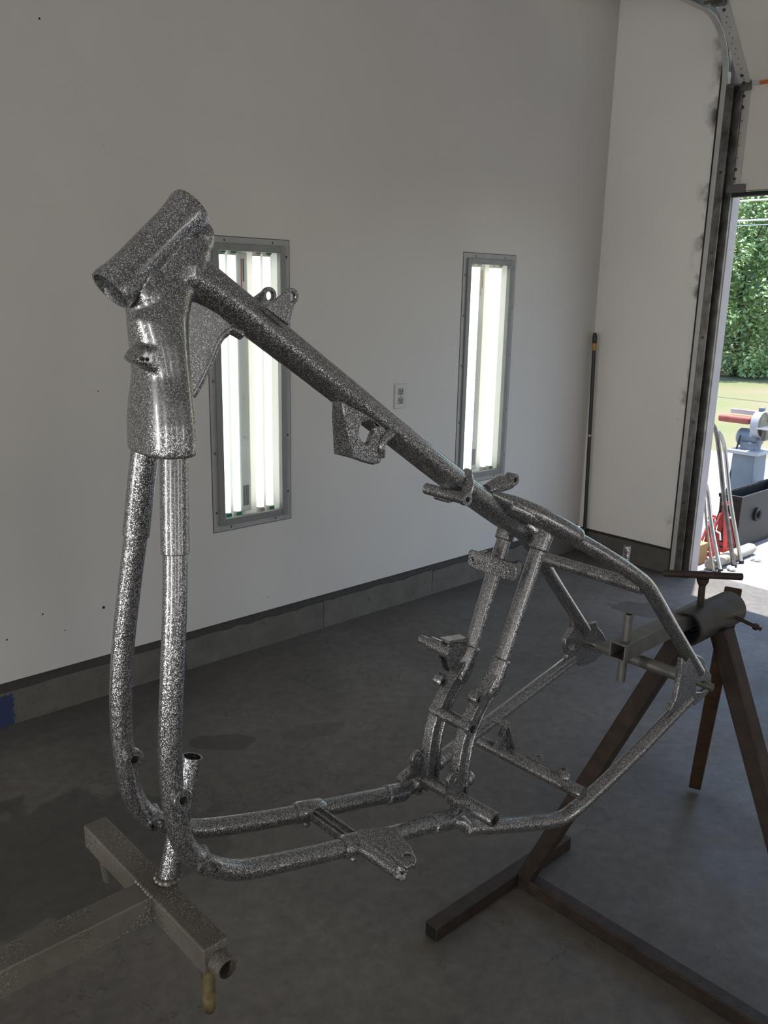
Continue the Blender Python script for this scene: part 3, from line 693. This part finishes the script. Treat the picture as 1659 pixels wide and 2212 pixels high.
for w, nm in ((-.041, 0), (.019, 1)):
    c = (-0.1279, -0.041, -0.0607)
    if nm: c = (-0.1377, 0.019, -0.0529)
    m = MB(); m.lathe((c[0], w+.014, c[2]), (c[0], w, c[2]), [(0,.0095),(.012,.0100),(.0140,.0088),(.0140,.0050),(.010,.0042)], 20); o = m.build('casting_boss', FP, fr)
    MB().cyl((c[0], w+.004, c[2]), (c[0], w+.0025, c[2]), .0045, 12).build('boss_bore', 'black_hole', o)
ce = (-0.1384, -0.036, -0.1038)
m = MB(); m.cyl((ce[0], -.036, ce[2]), (ce[0], .038, ce[2]), .0098, 22); m.build('casting_cross_tube', FP, fr, bevel=.001)
m = MB(); m.lathe((ce[0], -.034, ce[2]), (ce[0], -.0405, ce[2]), [(0,.0110),(.004,.0118),(.0065,.0110),(.0065,.0058),(.002,.0055)], 24); o = m.build('cross_tube_ring', FP, fr)
MB().cyl((ce[0], -.0375, ce[2]), (ce[0], -.0365, ce[2]), .0057, 16).build('ring_bore', 'black_hole', o)
# far-side pedal mount: stepped peg held by a forked bracket
pg = (-0.1089, 0.036, -0.0194)
m = MB(); m.tube([(pg[0], .030, pg[2]), (pg[0], .076, pg[2]), (pg[0], .0775, pg[2]), (pg[0], .096, pg[2]), (pg[0], .098, pg[2])], [.0112,.0106,.0068,.0068,.0050], 20); m.build('pedal_peg', FP, fr)
for yy in (.036, .052):
    MB().plate([(p[0], yy, p[2]) for p in ((-0.1141, 0.036, -0.0061), (-0.0719, 0.036, -0.0126), (-0.0598, 0.036, -0.0275), (-0.0705, 0.036, -0.052), (-0.0931, 0.036, -0.062), (-0.1041, 0.036, -0.054), (-0.1187, 0.036, -0.0256))], [], (0,.004,0)).build('pedal_bracket', FP, fr, bevel=.001)
MB().plate([(p[0], y, p[2]+.004) for p, y in (((-0.1141, 0.036, -0.0061),.034), ((-0.0719, 0.036, -0.0126),.034), ((-0.0719, 0.036, -0.0126),.052), ((-0.1141, 0.036, -0.0061),.052))], [], (0,0,.004)).build('bracket_top', FP, fr)
# base: pivot tube, ears, rail sockets
pv = (-0.1595, -0.035, -0.2086)
m = MB(); m.tube([(pv[0], .060, pv[2]), (pv[0], .052, pv[2]), (pv[0], -.03, pv[2])], [.0088,.0098,.0098], 22); m.build('pivot_tube', FP, fr)
m = MB(); m.lathe((pv[0], -.028, pv[2]), (pv[0], -.108, pv[2]), [(0,.0108),(.078,.0112),(.080,.0105),(.080,.0072),(.060,.0070)], 24); o = m.build('pivot_sleeve', FP, fr)
MB().cyl((pv[0], -.100, pv[2]), (pv[0], -.098, pv[2]), .0072, 16).build('sleeve_bore', 'black_hole', o)
def ear_(map_, s):
    for w_ in (-.036,):
        c = Vector(map_((-0.1715, -0.036, -0.1728)))
        outer = [c+Vector((math.cos(g)*.0120, 0, math.sin(g)*.0120)) for g in [math.radians(20+20*k) for k in range(11)]]+[c+Vector((-.010,0,-.030)), c+Vector((.016,0,-.034))]
        hole = [c+Vector((math.cos(k*math.pi/6)*.0042, 0, math.sin(k*math.pi/6)*.0042)) for k in range(12)]
        MB().plate(outer, [hole], (0,.007,0)).build('mount_ear', FP, fr, bevel=.001)
    c = Vector(map_((-0.1284, -0.029, -0.1939))); MB().sphere(c, .0125, 14, (1,.8,1)).build('casting_lobe', FP, fr)
    # rail socket and the lump that ties it to the leg
    e1 = Vector(map_(DT[-1])); d = (e1-Vector(map_(DT[-2]))).normalized()
    MB().tube([e1-d*.024, e1-d*.022, e1+d*.012, e1+d*.018], [.0120,.0143,.0146,.0120], 24).build('rail_socket', FP, fr)
    MB().tube(smooth_path([e1+d*.004, Vector(map_((-0.1653, -0.044, -0.2244))), Vector(map_((-0.1555, -0.036, -0.2098)))]), .0115, 16).build('casting_foot', FP, fr)
both(ear_)
fb = (-0.1601, 0.038, -0.2289)
m = MB(); m.ring((fb[0]-.002, .040, fb[2]), LATV, .0095, .0045, .012); m.build('stand_ear', FP, fr)
fa = Vector((-0.1634, 0.062, -0.22)); MB().tube([fa+Vector((-.014,0,-.004)), fa+Vector((-.010,0,-.002)), fa+Vector((.02,0,.004)), fa+Vector((.03,0,.004))], [.007,.0102,.0102,.008], 18).build('brake_lug', FP, fr)
MB().box(fa+Vector((.010,-.004,.0095)), (.020,.014,.003)).build('bare_pad', 'rag_white', fr, bevel=.001)

# lower rear tubes
RL = [(-0.1551, -0.06, -0.2482), (-0.1323, -0.064, -0.2551), (-0.0657, -0.076, -0.2755), (0.0075, -0.0865, -0.2978), (0.0409, -0.0915, -0.3028), (0.0661, -0.0955, -0.2968), (0.0997, -0.0985, -0.2887), (0.2103, -0.107, -0.2536), (0.3454, -0.1165, -0.2031), (0.3711, -0.1185, -0.1928)]
MB().tube([Vector(RL[0])+Vector((-.010,.002,0)), Vector(RL[0])+Vector((-.0065,.001,0))]+smooth_path(RL), [.006,.0105]+[TR]*(4*(len(RL)-1)+1), 24).build('lower_rear_tube', FP, fr)
MB().tube([(-0.181, -0.047, -0.231), (-0.1676, -0.054, -0.2357), (-0.1595, -0.06, -0.2455)], [.012,.0105,.009], 16).build('lower_rear_lug', FP, fr)
RF = [(-0.1418, 0.044, -0.2123), (-0.089, 0.055, -0.2125), (0.0383, 0.079, -0.215), (0.1723, 0.098, -0.2098), (0.3145, 0.115, -0.2013), (0.3549, 0.1185, -0.1979)]
MB().tube(smooth_path(RF), TR, 24).build('lower_rear_tube', FP, fr)
# upper rear stays: mirrored, with the long forged lugs over their front ends
US = [(-0.0668, -0.02, 0.2113), (-0.0272, -0.034, 0.1916), (0.0572, -0.062, 0.1465), (0.1219, -0.088, 0.1066), (0.1576, -0.1, 0.0826), (0.1886, -0.1065, 0.0607), (0.2176, -0.11, 0.0314), (0.2827, -0.1135, -0.0362), (0.3927, -0.119, -0.1476)]
UL = [(-0.0934, -0.01, 0.2307), (-0.0599, -0.02, 0.2143), (-0.0191, -0.036, 0.1934), (0.0243, -0.052, 0.1694), (0.051, -0.0605, 0.1538), (0.057, -0.0625, 0.1503)]
def upper(map_, s):
    MB().tube(smooth_path([map_(p) for p in US]), TR, 24).build('upper_rear_stay', FP, fr)
    pp, rr = smooth_path([map_(p) for p in UL], [.003,.0112,.0142,.0146,.0140,.0085]); MB().tube(pp, rr, 24).build('stay_lug', FP, fr)
both(upper)
ct = (0.1843, -0.104, 0.0547)
MB().cyl((ct[0], -.104, ct[2]), (ct[0], .104, ct[2]), .0108, 22).build('fender_cross_tube', FP, fr)
MB().pipe((ct[0], -.068, ct[2]+.004), (ct[0]+.003, -.068, ct[2]+.060), .0056, .0040, 16).build('fender_stub', FP, fr)
# cross tube between the lower rear tubes with its brackets
xb = (.052, .105, -.254)
MB().cyl((xb[0], -.116, xb[2]), (xb[0], .100, xb[2]), .0106, 22).build('rear_cross_tube', FP, fr)
yb = .040
m = MB()
for dx in (-.002, .020):
    m.bar((xb[0]-.004+dx*0.2, yb, xb[2]+.056), (xb[0]-.006+dx, yb-.004 if dx > 0 else yb+.014, xb[2]+.006), .004, .012, up=(0,1,0))
m.box((xb[0]-.003, yb+.003, xb[2]+.056), (.014, .016, .008))
m.build('brake_rod_bracket', FP, fr, bevel=.001)
MB().plate([(xb[0]+.006, yb, xb[2]+.006), (xb[0]-.002, yb, xb[2]+.056), (xb[0]+.004, yb, xb[2]+.056), (xb[0]+.022, yb-.002, xb[2]+.006)], [], (0,.003,0)).build('bracket_web', FP, fr)
MB().cyl((xb[0]-.003, yb+.028, xb[2]+.054), (xb[0]-.003, yb-.004, xb[2]+.054), .0045, 12).build('bracket_pin', FP, fr)
for y in (.056, -.012, -.062):
    out = [Vector((xb[0]+.006, y+dy, xb[2]+.008)) for dy in (.014,)]+[Vector((xb[0]+.024+math.cos(g)*.007, y+math.sin(g)*.009, xb[2]+.009)) for g in [math.radians(80-20*k) for k in range(9)]]+[Vector((xb[0]+.006, y-.014, xb[2]+.008))]
    MB().plate(out, [[Vector((xb[0]+.022+math.cos(k*math.pi/4)*.0026, y+math.sin(k*math.pi/4)*.0026, xb[2]+.009)) for k in range(8)]], (0,0,.003)).build('fender_tab', FP, fr)
c = Vector((xb[0]+.004, -.078, xb[2]+.010)); MB().sphere(c, .0085, 12).build('cross_tube_knob', FP, fr)
# axle plates
W = -.121
pn = [(0.3102, -0.121, -0.0956), (0.3231, -0.121, -0.1081), (0.334, -0.121, -0.1061), (0.3635, -0.121, -0.1042), (0.3935, -0.121, -0.1201), (0.4034, -0.121, -0.1375), (0.4196, -0.121, -0.1515), (0.4367, -0.121, -0.1678), (0.4404, -0.121, -0.1876), (0.4316, -0.121, -0.2016), (0.4167, -0.121, -0.206), (0.3845, -0.121, -0.21), (0.351, -0.121, -0.186), (0.3029, -0.121, -0.1975), (0.2893, -0.121, -0.1875), (0.306, -0.121, -0.1702), (0.3115, -0.121, -0.1464), (0.3117, -0.121, -0.1212)]
hn = [(0.3754, -0.121, -0.1623), (0.4011, -0.121, -0.1677), (0.4249, -0.121, -0.1771), (0.4288, -0.121, -0.1913), (0.4073, -0.121, -0.1908), (0.3825, -0.121, -0.1828)]
MB().plate(pn, [hn], (0,.010,0)).build('axle_plate', FP, fr, bevel=.0015)
pf = [(0.3379, 0.121, -0.1054), (0.3448, 0.121, -0.1303), (0.3226, 0.121, -0.1465), (0.3224, 0.121, -0.1658), (0.3358, 0.121, -0.1834), (0.3207, 0.121, -0.2064), (0.3389, 0.121, -0.2139), (0.3698, 0.121, -0.2092), (0.3847, 0.121, -0.2217), (0.4285, 0.121, -0.2267), (0.4592, 0.121, -0.2182), (0.4652, 0.121, -0.2034), (0.4728, 0.121, -0.188), (0.4535, 0.121, -0.1664), (0.4337, 0.121, -0.1499), (0.4263, 0.121, -0.136), (0.4063, 0.121, -0.1347), (0.3901, 0.121, -0.1355), (0.3651, 0.121, -0.1191)]
hf = [(0.3344, 0.121, -0.1634), (0.345, 0.121, -0.1615), (0.3633, 0.121, -0.1676), (0.3709, 0.121, -0.1757), (0.3582, 0.121, -0.176), (0.3421, 0.121, -0.1734)]
MB().plate(pf, [hf], (0,.010,0)).build('axle_plate', FP, fr, bevel=.0015)

# ------------------------------------------------------------------ rear holder: square arm, pins and axle sleeve
rh = empty('axle_holder', label='grey square steel arm with pins gripping the rear axle of the frame', cat='holder'); rh.matrix_world = FM
ax = (.415, 0, -.179)
sl = MB(); sl.tube([(ax[0], .100, ax[2]), (ax[0], .098, ax[2]), (ax[0], -.096, ax[2]), (ax[0], -.098, ax[2])], [.0108,.0118,.0118,.0108], 22)
sl.build('axle_sleeve', 'arm_grey', rh)
MB().tube([(ax[0], .128, ax[2]), (ax[0], -.140, ax[2])], .0068, 18).build('axle_rod', 'bare_steel', rh)
ae = INV @ Vector((1.3278, 0.77, 0.8663)); zc = ae.z
yo = .006
H = .0165
m = MB(); a0 = ae.x-.004; a1 = INV.to_3x3().col[0].x*0+.68
for (y0,y1,z0,z1) in ((-H,H,H-.003,H),(-H,H,-H,-H+.003),(-H,-H+.003,-H+.003,H-.003),(H-.003,H,-H+.003,H-.003)):
    m.box2((a0, y0+yo, zc+z0), (a1, y1+yo, zc+z1))
m.build('square_arm', 'arm_grey', rh, smooth=False, bevel=.0012)
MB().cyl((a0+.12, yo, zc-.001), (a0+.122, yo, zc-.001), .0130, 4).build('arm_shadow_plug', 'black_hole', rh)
px = a0+.024
MB().pipe((px, yo-.002, zc+H-.001), (px, yo-.002, zc+H+.052), .0080, .0062, 20).build('pin_pipe', 'arm_grey', rh)
MB().cyl((px-.006, yo-.004, zc-H+.001), (px-.006, yo-.004, zc-H-.046), .0082, 20).build('pin_pipe', 'arm_grey', rh)

# ------------------------------------------------------------------ rear rotisserie stand
ro0 = Vector((1.614, .77, 0))
rs = empty('rotisserie_stand', ro0, 'rusty brown steel stand with pipe clamp and T handle behind the rear axle', 'stand')
def R_(x, y, z): return Vector((x, y, z))-ro0
S = .038
MB().box2(R_(1.292, 1.172, 0), R_(1.832, 1.172+S, S)).build('foot_bar', 'rust_brown', rs, smooth=False, bevel=.003)
MB().box2(R_(1.2905, 1.1755, .0035), R_(1.2930, 1.172+S-.0035, S-.0035)).build('bar_opening', 'black_hole', rs, smooth=False)
MB().box2(R_(1.614-S/2, .368, 0), R_(1.614+S/2, 1.172, S)).build('spine_bar', 'rust_brown', rs, smooth=False, bevel=.003)
MB().box2(R_(1.344, .33, 0), R_(1.884, .368, S)).build('foot_bar', 'rust_brown', rs, smooth=False, bevel=.003)
MB().bar(R_(1.612, 1.158, .03), R_(1.622, .797, .842), .038, .038, up=(1,0,0)).build('leg', 'rust_brown', rs, smooth=False, bevel=.003)
MB().bar(R_(1.612, .382, .03), R_(1.640, .738, .842), .038, .038, up=(1,0,0)).build('leg', 'rust_brown', rs, smooth=False, bevel=.003)
MB().bar(R_(2.385, 1.095, .018), R_(1.772, .783, .876), .038, .036, up=(.4,-1,0)).build('leg', 'rust_orange', rs, smooth=False, bevel=.003)
pc = (R_(1.549, .77, .8575), R_(1.738, .77, .8565))
MB().pipe(pc[0], pc[1], .0362, .0315, 40).build('clamp_pipe', 'pipe_grey', rs)
MB().ring(R_(1.551, .77, .8575), (1,0,0), .0318, .0285, .004, 40).build('pipe_seam', 'black_hole', rs)
MB().tube([R_(1.601, .77, .886), R_(1.599, .77, .950)], .0068, 16).tube([R_(1.599, .77, .938), R_(1.599, .77, .946), R_(1.5985, .77, .954)], [.0072,.0115,.0125], 16).build('clamp_screw', 'rust_brown', rs)
hd = Vector((.666, -.746, 0))*.077; hc = R_(1.597, .77, .9605)
MB().tube([hc-hd, hc-hd*.98, hc+hd*.98, hc+hd], [.0062,.0072,.0072,.0062], 18).build('clamp_handle', 'rust_brown', rs)
b0 = R_(1.690, .745, .860); b1 = R_(1.692, .6795, .847); bd = (b1-b0)
m = MB(); m.tube([b0, b1], .0040, 12); m.tube([b0+bd*.76, b0+bd*.88], .0072, 6); m.build('lock_bolt', 'rust_brown', rs)
# matching stand that carries the other end of the roller arm, beside the photographer
fs = copy_tree(rs); fs.location = (-.56, .77, 0); fs.rotation_euler = (0, 0, math.pi); fs['label'] = 'rusty brown steel stand carrying the free end of the dusted square arm'

# ------------------------------------------------------------------ front holder: square arm, cross arm, pins, post
fh = empty('cradle_holder', (.38, .77, .845), 'dusty grey square steel arm with cross bar, pins and post inside the front cradle', 'holder')
def H_(x, y, z): return Vector((x, y, z))-Vector((.38, .77, .845))
A = .033
MB().box2(H_(-.62, .77-A/2, .858-A), H_(.372, .77+A/2, .858)).build('roller_arm', 'flake_dust', fh, smooth=False, bevel=.002)
MB().box2(H_(.370, .648, .828), H_(.399, .926, .858)).build('cross_arm', 'flake_dust', fh, smooth=False, bevel=.002)
MB().pipe(H_(.3865, .630, .838), H_(.3865, .652, .838), .0122, .0098, 24).build('cross_arm_pipe', 'flake_dust', fh)
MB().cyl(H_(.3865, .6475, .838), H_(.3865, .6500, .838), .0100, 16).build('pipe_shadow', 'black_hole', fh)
MB().tube([H_(.3825, .662, .832), H_(.3825, .662, .772), H_(.3825, .662, .7665)], [.0070,.0070,.0045], 16).build('locating_pin', 'yellow_pin', fh)
MB().tube([H_(.381, .902, .832), H_(.386, .902, .788), H_(.387, .902, .784)], [.0056,.0056,.004], 16).build('locating_pin', 'flake_dust', fh)
p0 = H_(.396, .77, .846); p1 = H_(.4352, .77, .9958); pl_ = (p1-p0).length
MB().lathe(p0, p1, [(0,.0118),(pl_,.0112),(pl_,.0098),(pl_-.04,.0096)], 28).build('post_pipe', 'flake_paint', fh)
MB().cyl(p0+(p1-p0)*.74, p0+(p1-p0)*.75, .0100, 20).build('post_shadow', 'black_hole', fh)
m = MB()
for k in range(12):
    g = 2*math.pi*k/12; m.sphere(p0+Vector((math.cos(g)*.0122+.003, math.sin(g)*.0122, .0140)), .0040+.0014*random.random(), 8, (1,1,.8))
m.build('weld_bead', 'flake_dust', fh)
m = MB()
for k in range(7): m.sphere(H_(.370, .77-A/2+A*k/6, .8585), .0028+.001*random.random(), 8)
m.build('weld_bead', 'flake_dust', fh)

# ------------------------------------------------------------------ outdoors
structure(MB().box2((4.47, -9, -.22), (8.4, 14, -.012)).build('ground_apron', 'apron', smooth=False))
structure(MB().box2((8.4, -30, -.25), (60, 40, -.03)).build('ground_lawn', 'grass', smooth=False))
# bent tubes leaning on the outer casing of the doorway
def rod(pts, r, label, kind='steel_bright'):
    base = Vector(pts[0]); e = empty('bent_tube', base, label, 'tube', 'bent tubes leaning outside the doorway')
    MB().tube(smooth_path([Vector(p)-base for p in pts], n=6), r, 14).build('tube', kind, e)
    d = Vector(pts[0])-Vector(pts[1]); d.normalize()
    MB().tube([Vector((0,0,.002)), Vector((0,0,.014))-d*.004], r*1.25, 14).build('foot_cap', 'rubber_black', e)
rod([(4.755,2.112,-.012), (4.7, 2.1849, 0.3563), (4.66, 2.2338, 0.6488), (4.62, 2.2474, 0.7693), (4.56, 2.2485, 0.829)], .0125, 'dull bent steel tube leaning outside the doorway, in front of the red jack stand', 'track_steel')
rod([(4.86,2.118,-.012), (4.8, 2.1957, 0.3389), (4.75, 2.2414, 0.6376), (4.68, 2.241, 0.7382), (4.63, 2.2458, 0.7816)], .0115, 'bright bent steel tube beside the dull one outside the doorway')
rod([(4.61,2.122,-.012), (4.6, 2.1972, 0.2336), (4.58, 2.2348, 0.4241), (4.53, 2.2379, 0.5051)], .0115, 'short bright steel tube closest to the white door casing')
rod([(4.545,2.128,-.012), (4.55, 2.2029, 0.241), (4.53, 2.2313, 0.4267), (4.51, 2.2464, 0.4799)], .0065, 'thin grey rod against the white door casing', 'roll_grey')
# pale roll lying on the apron
rl = empty('rolled_tarp', (4.58, 2.175, -.012), 'pale grey rolled tarp lying on the concrete outside the doorway', 'roll')
m = MB(); m.tube([(0,.006,.032), (.01,.006,.032), (.26,.003,.034), (.50,0,.035), (.535,0,.034)], [.022,.032,.034,.035,.026], 20); m.build('roll', 'roll_grey', rl)
MB().tube([(.24,.003,.034), (.255,.003,.034)], .0355, 20).build('tie', 'card_tan', rl)
# black tub
tb = empty('black_tub', (5.40, 2.33, -.012), 'big black tub standing behind the grey roll outside', 'tub')
m = MB()
o4 = [(-.33,-.075),(.33,-.075),(.33,.065),(-.33,.065)]
def ringz(k, z): return [Vector((x*(1-(1-k)*.4), y*k, z)) for x, y in o4]
m.loft([ringz(.90,0), ringz(.92,.01), ringz(1,.34), ringz(.92,.34), ringz(.80,.03)], cap=True); m.build('tub_body', 'bin_black', tb, bevel=.006)
m = MB(); m.loft([ringz(1.05,.322), ringz(1.08,.345), ringz(.94,.345), ringz(.94,.322), ringz(1.05,.322)], cap=False); m.build('rim', 'bin_black', tb)
MB().lathe((-.10,-.068,.20), (-.10,-.098,.20), [(0,.040),(.018,.044),(.024,.038),(.020,.026),(.006,.022)], 20).build('handle_ring', 'rubber_black', tb)
# red jack stands
def jack(x, y, k, label):
    js = empty('jack_stand', (x, y, -.012), label, 'jack stand', 'jack stands outside the doorway')
    m = MB(); tip = Vector((0,0,.27*k)); q = .066*k
    for sx, sy in ((-1,-1),(1,-1),(1,1),(-1,1)):
        m.bar((sx*q, sy*q, .004), tip+Vector((sx*.016, sy*.016, -.02)), .026, .006, up=(sx,sy,0))
    m.build('leg_frame', 'jack_red', js, smooth=False, bevel=.001)
    m = MB(); q *= .9
    for a, b in (((-1,-1),(1,-1)),((1,-1),(1,1)),((1,1),(-1,1)),((-1,1),(-1,-1))):
        m.bar((a[0]*q, a[1]*q, .04), (b[0]*q, b[1]*q, .04), .004, .022)
    m.build('brace', 'jack_red', js, smooth=False)
    MB().tube([tip-Vector((0,0,.10)), tip+Vector((0,0,.03))], .016, 14).build('post', 'jack_red', js)
    m = MB(); m.box(tip+Vector((0,0,.036)), (.05,.03,.010)); m.box(tip+Vector((.022,0,.044)), (.008,.03,.016)); m.box(tip+Vector((-.022,0,.044)), (.008,.03,.016)); m.build('saddle', 'jack_red', js, bevel=.002)
    MB().tube([tip+Vector((.008,-.01,-.03)), tip+Vector((.02,-.05,-.05)), tip+Vector((.022,-.056,-.09))], .006, 10).build('ratchet_handle', 'rag_white', js)
jack(4.955, 2.300, 1.0, 'red steel jack stand between the bent tubes and the black tub')
jack(4.800, 2.300, .78, 'lower red steel jack stand behind the bent tubes')
cb_ = empty('cardboard_box', (4.67, 2.31, -.012), 'small tan cardboard box behind the bent tubes outside', 'box')
MB().box2((-.05,-.045,0), (.05,.045,.12)).build('carton', 'card_tan', cb_, smooth=False, bevel=.002)
MB().box((.0,.0,.121), (.10,.012,.002)).build('packing_tape', 'roll_grey', cb_, smooth=False)
# dark green tool case with bright latches, behind the tubes
tc = empty('tool_case', (4.90, 2.52, -.012), 'dark green tool case with bright latches behind the bent tubes', 'case')
MB().box2((-.10,-.06,0), (.10,.06,.58)).build('case_body', 'green_box', tc, smooth=False, bevel=.008)
for z in (.30, .42, .5): MB().box((.02,-.064,z), (.05,.012,.03)).build('latch', 'steel_bright', tc, bevel=.003)
MB().tube([(.06,-.07,.34), (.075,-.075,.28), (.06,-.07,.22)], .010, 10).build('handle', 'steel_bright', tc)
# crumpled rags on the apron
def rag(x, y, r, label):
    bm = bmesh.new(); bmesh.ops.create_icosphere(bm, subdivisions=2, radius=r)
    for v in bm.verts:
        k = .65+.6*random.random(); v.co *= k; v.co.z = max(v.co.z*.55, -r*.28)
    me = bpy.data.meshes.new('rag'); bm.to_mesh(me); bm.free(); me.materials.append(M['rag_white'])
    zmin = min(v.co.z for v in me.vertices)
    o = bpy.data.objects.new('rag', me); COL.objects.link(o); o.location = (x, y, -.012-zmin); tag(o, label, 'rag', 'white rags on the apron')
rag(4.69, 2.095, .030, 'crumpled white rag between the feet of the bent tubes')
rag(4.98, 2.085, .030, 'crumpled white rag beside the end of the grey roll')
rag(4.575, 2.075, .024, 'small crumpled white rag near the white door casing')
# belt and disc sander on its pedestal
sd = empty('disc_sander', (5.75, 2.545, -.012), 'grey belt and disc sander on a blue pedestal outside the doorway', 'sander')
m = MB(); m.loft([[Vector((x*w, y*w, z)) for x, y in ((-.10,-.085),(.10,-.085),(.10,.085),(-.10,.085))] for w, z in ((1.15,0),(1.0,.03),(.9,.50))]); m.build('pedestal', 'sander_blue', sd, smooth=False, bevel=.004)
MB().box((0,0,.512), (.24,.21,.024)).build('tray', 'sander_grey', sd, smooth=False, bevel=.004)
m = MB(); m.tube([(.02,.10,.60), (.02,.085,.60), (.02,-.05,.60), (.02,-.06,.60)], [.045,.06,.06,.04], 20); m.box((.0,0,.545), (.10,.10,.06)); m.build('motor', 'sander_blue', sd, bevel=.003)
g_ = MB(); g_.lathe((-.01,-.02,.70), (-.01,-.075,.70), [(0,.03),(0,.086),(.05,.090),(.055,.086),(.050,.078)], 28); g_.build('disc_guard', 'sander_grey', sd)
MB().cyl((-.01,-.066,.70), (-.01,-.072,.70), .079, 28).build('sanding_disc', 'track_steel', sd)
MB().box((-.02,-.135,.685), (.20,.13,.010)).build('work_table', 'steel_bright', sd, smooth=False, bevel=.002)
MB().bar((-.02,-.10,.60), (-.02,-.10,.68), .07, .03, up=(0,1,0)).build('table_bracket', 'track_steel', sd, smooth=False, bevel=.004)
MB().box((.0,.12,.715), (.10,.22,.045)).build('belt_platen', 'abrasive_red', sd, smooth=False, bevel=.012)
MB().box((.03,.08,.765), (.012,.20,.03)).build('belt_fence', 'sander_grey', sd, smooth=False, bevel=.003)
MB().box((-.01,-.05,.80), (.04,.03,.025)).build('top_knob', 'sander_blue', sd, bevel=.004)
MB().tube(smooth_path([(-.06,.05,.62), (-.08,.07,.45), (-.10,.08,.25), (-.12,.12,.02)]), .006, 8).build('power_cord', 'rubber_black', sd)
# overhead wires on two poles out of the picture
for k, (z, r) in enumerate(((2.965,.014),(2.672,.014),(2.60,.007))):
    e = empty('overhead_wire', (13.7, 6.5, z), ['upper pale overhead wire in front of the trees','lower pale overhead wire in front of the trees','thin pale overhead wire just under the lower one'][k], 'wire', 'overhead wires')
    MB().tube([(0, -15.2+3.8*i, (i-4)**2*.012) for i in range(9)], r, 8).build('cable', 'wire_grey', e)
for k, y in enumerate((-9.4, 22.4)):
    e = empty('utility_pole', (14, y, -.03), ['wooden utility pole past the doorway side of the lawn','wooden utility pole beyond the workshop end of the lawn'][k], 'pole', 'utility poles')
    MB().cyl((0,0,0), (0,0,4.2), .11, 14).build('post', 'bark', e); MB().box((0,0,3.3), (.1,1.2,.1)).build('cross_beam', 'bark', e, bevel=.01)
# trees and shrubs
def tree(x, y, hgt, r, n, leaf, mat, label, z0=.0, cat='tree'):
    # z0: height where the crown begins
    e = empty('leafy_shrub' if cat == 'shrub' else 'leafy_tree', (x, y, -.03), label, cat, 'trees beyond the lawn')
    tk = MB(); top = hgt*.75
    pts = smooth_path([(0,0,0), (.05*r,.03*r,top*.4), (-.04*r,.05*r,top*.7), (0,0,top)]); k = len(pts)
    tk.tube(pts, [max(.02, hgt*.02*(1-.8*i/k)) for i in range(k)], 10)
    br = []
    for i in range(9):
        a = random.uniform(0, 6.28); z = random.uniform(.3*top if z0 > .5 else .15*top, .95*top); l = r*random.uniform(.5,.85)
        br.append((Vector((0,0,z)), Vector((math.cos(a)*l, math.sin(a)*l, z+l*.5))))
        tk.tube([br[-1][0], br[-1][1]], [hgt*.008, hgt*.003], 6)
    tk.build('trunk', 'bark', e)
    m = MB(); cl = []
    for i in range(int(18+n/160)):
        a = random.uniform(0, 6.28); t = random.random()**.6; z = z0+(hgt-z0)*random.random()
        prof = math.sin(math.pi*min(1,max(.06,(z-z0)/(hgt-z0)*.9+.06)))**.6
        cl.append(Vector((math.cos(a)*r*t*prof, math.sin(a)*r*t*prof, z)))
    for i in range(n):
        c = random.choice(cl); q = Vector((random.gauss(0,1), random.gauss(0,1), random.gauss(0,.7))); p = c+q.normalized()*random.uniform(.6,1)*r*.26
        if p.z < .05: p.z = .05+random.random()*.2
        nrm = (q.normalized()*.5+Vector((random.uniform(-1,1), random.uniform(-1,1), random.uniform(.2,1.4)))).normalized(); u, v = frame_of(nrm)
        g = random.uniform(0, 6.28); s = leaf*random.uniform(.7,1.3); uu = u*math.cos(g)+v*math.sin(g); vv = nrm.cross(uu)
        m.add([p-uu*s, p-vv*s*.45-nrm*s*.08, p+uu*s, p+vv*s*.45-nrm*s*.08], [(0,1,2,3)])
    o = m.build('foliage', mat, e, smooth=False, fix=False); o['kind'] = 'stuff'
tree(22.2, 10.3, 10.0, 2.7, 22000, .10, 'leaf_dark', 'tall dark green tree right behind the overhead wires', .8)
tree(23.0, 18.4, 9.0, 2.8, 4000, .17, 'leaf_dark', 'tall dark tree at the workshop end of the lawn', .8)
tree(23.5, 2.2, 9.2, 2.8, 4000, .17, 'leaf_dark', 'broad dark tree at the far side of the lawn', .8)
tree(17.2, 8.15, 3.5, 1.25, 13000, .055, 'leaf_bright', 'bright green shrub in front of the tall dark tree', .0, 'shrub')
tree(16.8, 4.8, 2.9, 1.15, 3000, .11, 'leaf_bright', 'low bright green shrub at the open side of the lawn', .0, 'shrub')
tree(17.6, 11.6, 3.2, 1.3, 3000, .12, 'leaf_bright', 'rounded bright shrub at the workshop end of the lawn', .0, 'shrub')
tree(5.75, 1.30, 4.6, .62, 2600, .09, 'leaf_dark', 'added unseen small tree shading the concrete beside the doorway', 2.9)  # out-of-view tree added to cast shade on the apron
labs = ['tall woodland tree behind the dark green tree', 'tall woodland tree past the workshop end of the lawn', 'tall woodland tree behind the broad dark tree', 'tall woodland tree past the open side of the lawn', 'tall woodland tree farthest along the open side', 'tall woodland tree farthest past the workshop']
for (x, y), lab in zip(((34,14.5),(34,25),(34,4),(34,-6.5),(34,-17),(34,35.5)), labs):
    tree(x, y, 12.5, 3.9, 4200, .34, 'leaf_dark', lab, .6)
tree(23.3, -6.0, 9.0, 2.8, 3500, .19, 'leaf_dark', 'dark tree beside the open side of the lawn', .8)
